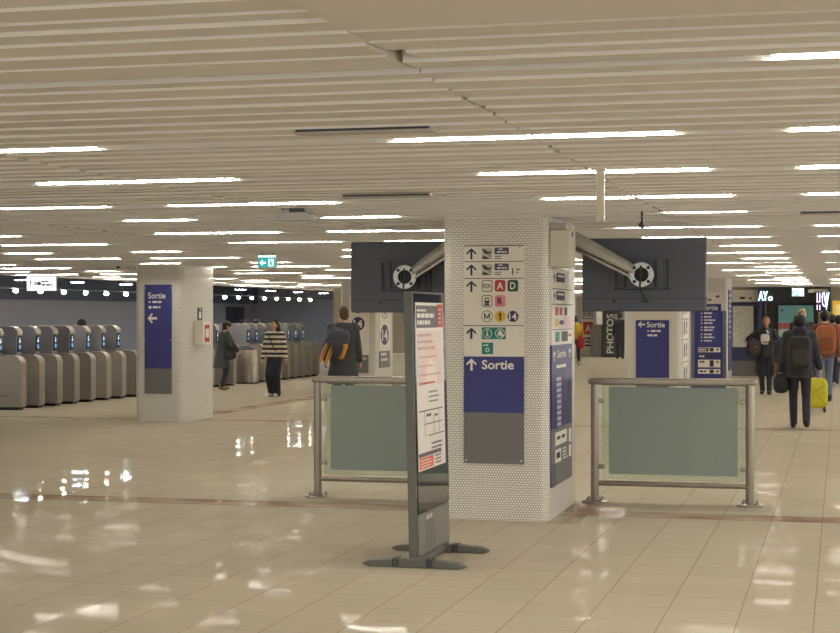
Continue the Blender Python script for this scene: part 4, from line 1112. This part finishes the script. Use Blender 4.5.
# yellow suitcase
p = ground(815.5, 413)
t = thing('suitcase', 'bright yellow wheeled suitcase behind the person in blue jeans', 'suitcase', p, .12)
b = MB(); b.sup((0, 0, .33), (.205, .12, .26), YELC, e=.45); sh_ = b.build('shell', t)
b = MB()
for a in ((-.15, .48, .0, .36), (.15, .48, .0, .36), (-.15, .15, .0, .30), (.15, .15, .0, .30)): b.tube([(a[0], -.122, a[1]), (a[2], -.124, a[3])], .007, mat('yellow ridge', (168, 160, 30), .5), 6)
b.tube([(-.16, -.121, .33), (.16, -.121, .33)], .005, mat('yellow ridge', (168, 160, 30), .5), 6); b.build('ridge', t)
b = MB()
for s in (-1, 1): b.tube([(s*.1, .08, .57), (s*.1, .10, .98)], .008, CHROME, 8)
b.tube([(-.11, .10, .98), (.11, .10, .98)], .014, BLACK, 8); b.build('telescopic_handle', t)
for x in (-.15, .15):
    for y in (-.07, .07):
        b = MB(); b.tube([(x-.015, y, .03), (x+.015, y, .03)], .03, BLACK, 14); b.tube([(x, y, .03), (x, y, .09)], .012, BLACK, 8); b.build('wheel', t)
# 4 red jacket
p = ground(838.5, 389)
person('person in red orange jacket and black trousers at the right edge', p, .1, 1.66, SKIN, HBLK, 'full', CRED, .86, CBLK, SHOW, feet=((-.09, .1), (.09, -.1, .02)), bulk=1.15)
# 5 blond behind man 1
p = ground(802, 393.5)
person('blond person in dark clothes half hidden behind the person in black', p, .2, 1.80, SKIN, HBLD, 'short', CBLK, .8, CBLK, SHOB, bulk=1.1)
# 6 between
p = ground(832.5, 385)
person('dark haired person between the rust backpack and the red jacket', p, .0, 1.68, SKIN, HBLK, 'full', CGRY, .82, CBLK, SHOB)
# 7 striped sweater woman
p = ground(275, 398)
person('woman in cream and black striped sweater and wide black trousers', p, PI-.15, 1.56, SKIN, HBLK, 'long', STRIPE, .92, mat('trousers black', (34, 35, 44), .85), SHOW,
       hands=((-.32, .06, .82), (.32, .04, .82)), feet=((-.075, .05), (.075, 0)), bulk=1.18, wide=.035, headrz=-.35)
b = MB(); q = Matrix.Translation(p) @ Matrix.Rotation(PI-.15, 4, 'Z') @ Matrix.Scale(1.56/1.75, 4)
b.M = q; b.tube([(.10, .12, 1.47), (.06, .175, 1.36), (-.02, .18, 1.2), (-.12, .175, 1.05)], .012, CBLK, 8)
tag(b.build('bag_strap'), 'thin dark bag strap across the striped sweater', 'strap')
# 8 man with slung backpack behind the left barrier
p = at(343, 317, 27.2); p.z = 0
person('man in long black coat seen from behind, beyond the left barrier', p, .25, 1.80, SKIN, HBRN, 'short', CGRN, .52, CBLK, SHOB,
       hands=((-.28, .1, .9), (.28, .08, .84)), feet=((-.09, .06), (.09, -.06)), bulk=1.22, hood=False, headrz=.5, skirt=.03)
bp = backpack('grey backpack with orange trim slung on the man in the long coat', p, .25, 1.80, mat('backpack slate', (70, 70, 82), .75), mat('backpack charcoal', (56, 56, 66), .75), size=(.19, .11, .25), off=(-.10, -.28, 1.17), tilt=.35)
OTR = mat('strap orange', (206, 142, 52), .7)
M = Matrix.Translation(Vector((-.10, -.28, 1.17))*1.03) @ Matrix.Rotation(.35, 4, 'Y')
b = MB(M=M); b.sup((.15, -.02, -.08), (.055, .1, .14), OTR, e=.5); b.build('side_pocket', bp)
b = MB(M=M)
for x in (-.14, -.04): b.tube([(x, -.13, -.05), (x-.01, -.14, -.2), (x+.0, -.12, -.38)], .016, OTR, 8); b.tube([(x+.03, -.13, -.05), (x+.03, -.14, -.2), (x+.02, -.12, -.36)], .012, OTR, 8)
b.build('loose_strap', bp)
# 9 dark stooping person by the gates
p = ground(222, 391)
person('dark clothed person with dark hat and tan boots beside the gate pillar', p, -.9, 1.56, SKIN, HBLK, 'hat', CGRN, .55, CBLK, BOOT,
       hands=((-.12, .3, .95), (.2, .34, .98)), feet=((-.1, .05), (.1, -.05)), bulk=1.25, stoop=.35, skirt=.02, poleL=(-1, -.3, 0), poleR=(1, -.6, 0))
bag('dark bag held by the person with tan boots', p+Vector((.22, -.1, .8)), mat('bag black', (34, 33, 36), .7), (.15, .08, .12), name='handbag')
# 10 beige coat in the gates
p = at(82, 317, 33.0); p.z = 0; 
person('person in beige coat passing through the ticket gates', Vector((-14.66, 30.2, 0)), PI/2, 1.58, SKIN, HBLK, 'full', CBEI, .6, CBLK, SHOB, hands=((-.17, .12, .86), (.17, .12, .86)), feet=((-.07, .1), (.07, -.1)), bulk=.85)
# 11 two heads behind gates
for px, lb in ((243, 'dark haired person beyond the gates, nearer the gate pillar'), (257, 'dark haired person beyond the gates, above the round steel pod')):
    tt = (px-420)/F; X = -17.6; Y = X*(C+tt*S)/(-S+tt*C)
    person(lb, (X, Y, 0), -PI/2+.3, 1.54, SKIN2, HBLK, 'full', CBLK, .7, CBLK, SHOB)
# 12 far red/yellow
p = ground(575.8, 366)
person('distant person in yellow top with red bag beside the main pillar edge', p, .3, 1.66, SKIN, HBRN, 'short', CYEL, .9, CBLK, SHOW)
bag('red bag of the distant person beside the main pillar edge', p+Vector((.2, -.17, .76)), mat('bag red', (170, 44, 50), .6), (.13, .1, .22), name='shoulder_bag')
# 13 dark by booth
p = ground(620, 360)
person('distant dark dressed person in front of the photo booth', p, .1, 1.78, SKIN, HBLK, 'full', CBLK, .6, CBLK, SHOB)

# ================================================================== CAMERA, WORLD, RENDER
cd = bpy.data.cameras.new('camera'); co = bpy.data.objects.new('camera', cd); COL.objects.link(co)
co.location = (0, 0, H); co.rotation_euler = (PI/2, 0, TH)
cd.sensor_width = 36; cd.lens = F/840*36; cd.shift_y = -.5/840; cd.clip_end = 300; cd.clip_start = .05
scene.camera = co
wd = bpy.data.worlds.new('world'); scene.world = wd; wd.use_nodes = True
bg = wd.node_tree.nodes['Background']; bg.inputs[0].default_value = (1, .97, .93, 1); bg.inputs[1].default_value = 1.1
vs = scene.view_settings; vs.view_transform = 'Standard'; vs.look = 'None'; vs.gamma = 1; vs.use_curve_mapping = False; vs.exposure = .6
scene.cycles.use_denoising = True
scene.cycles.max_bounces = 8; scene.cycles.diffuse_bounces = 5; scene.cycles.sample_clamp_indirect = 6
scene.cycles.caustics_reflective = False; scene.cycles.caustics_refractive = False
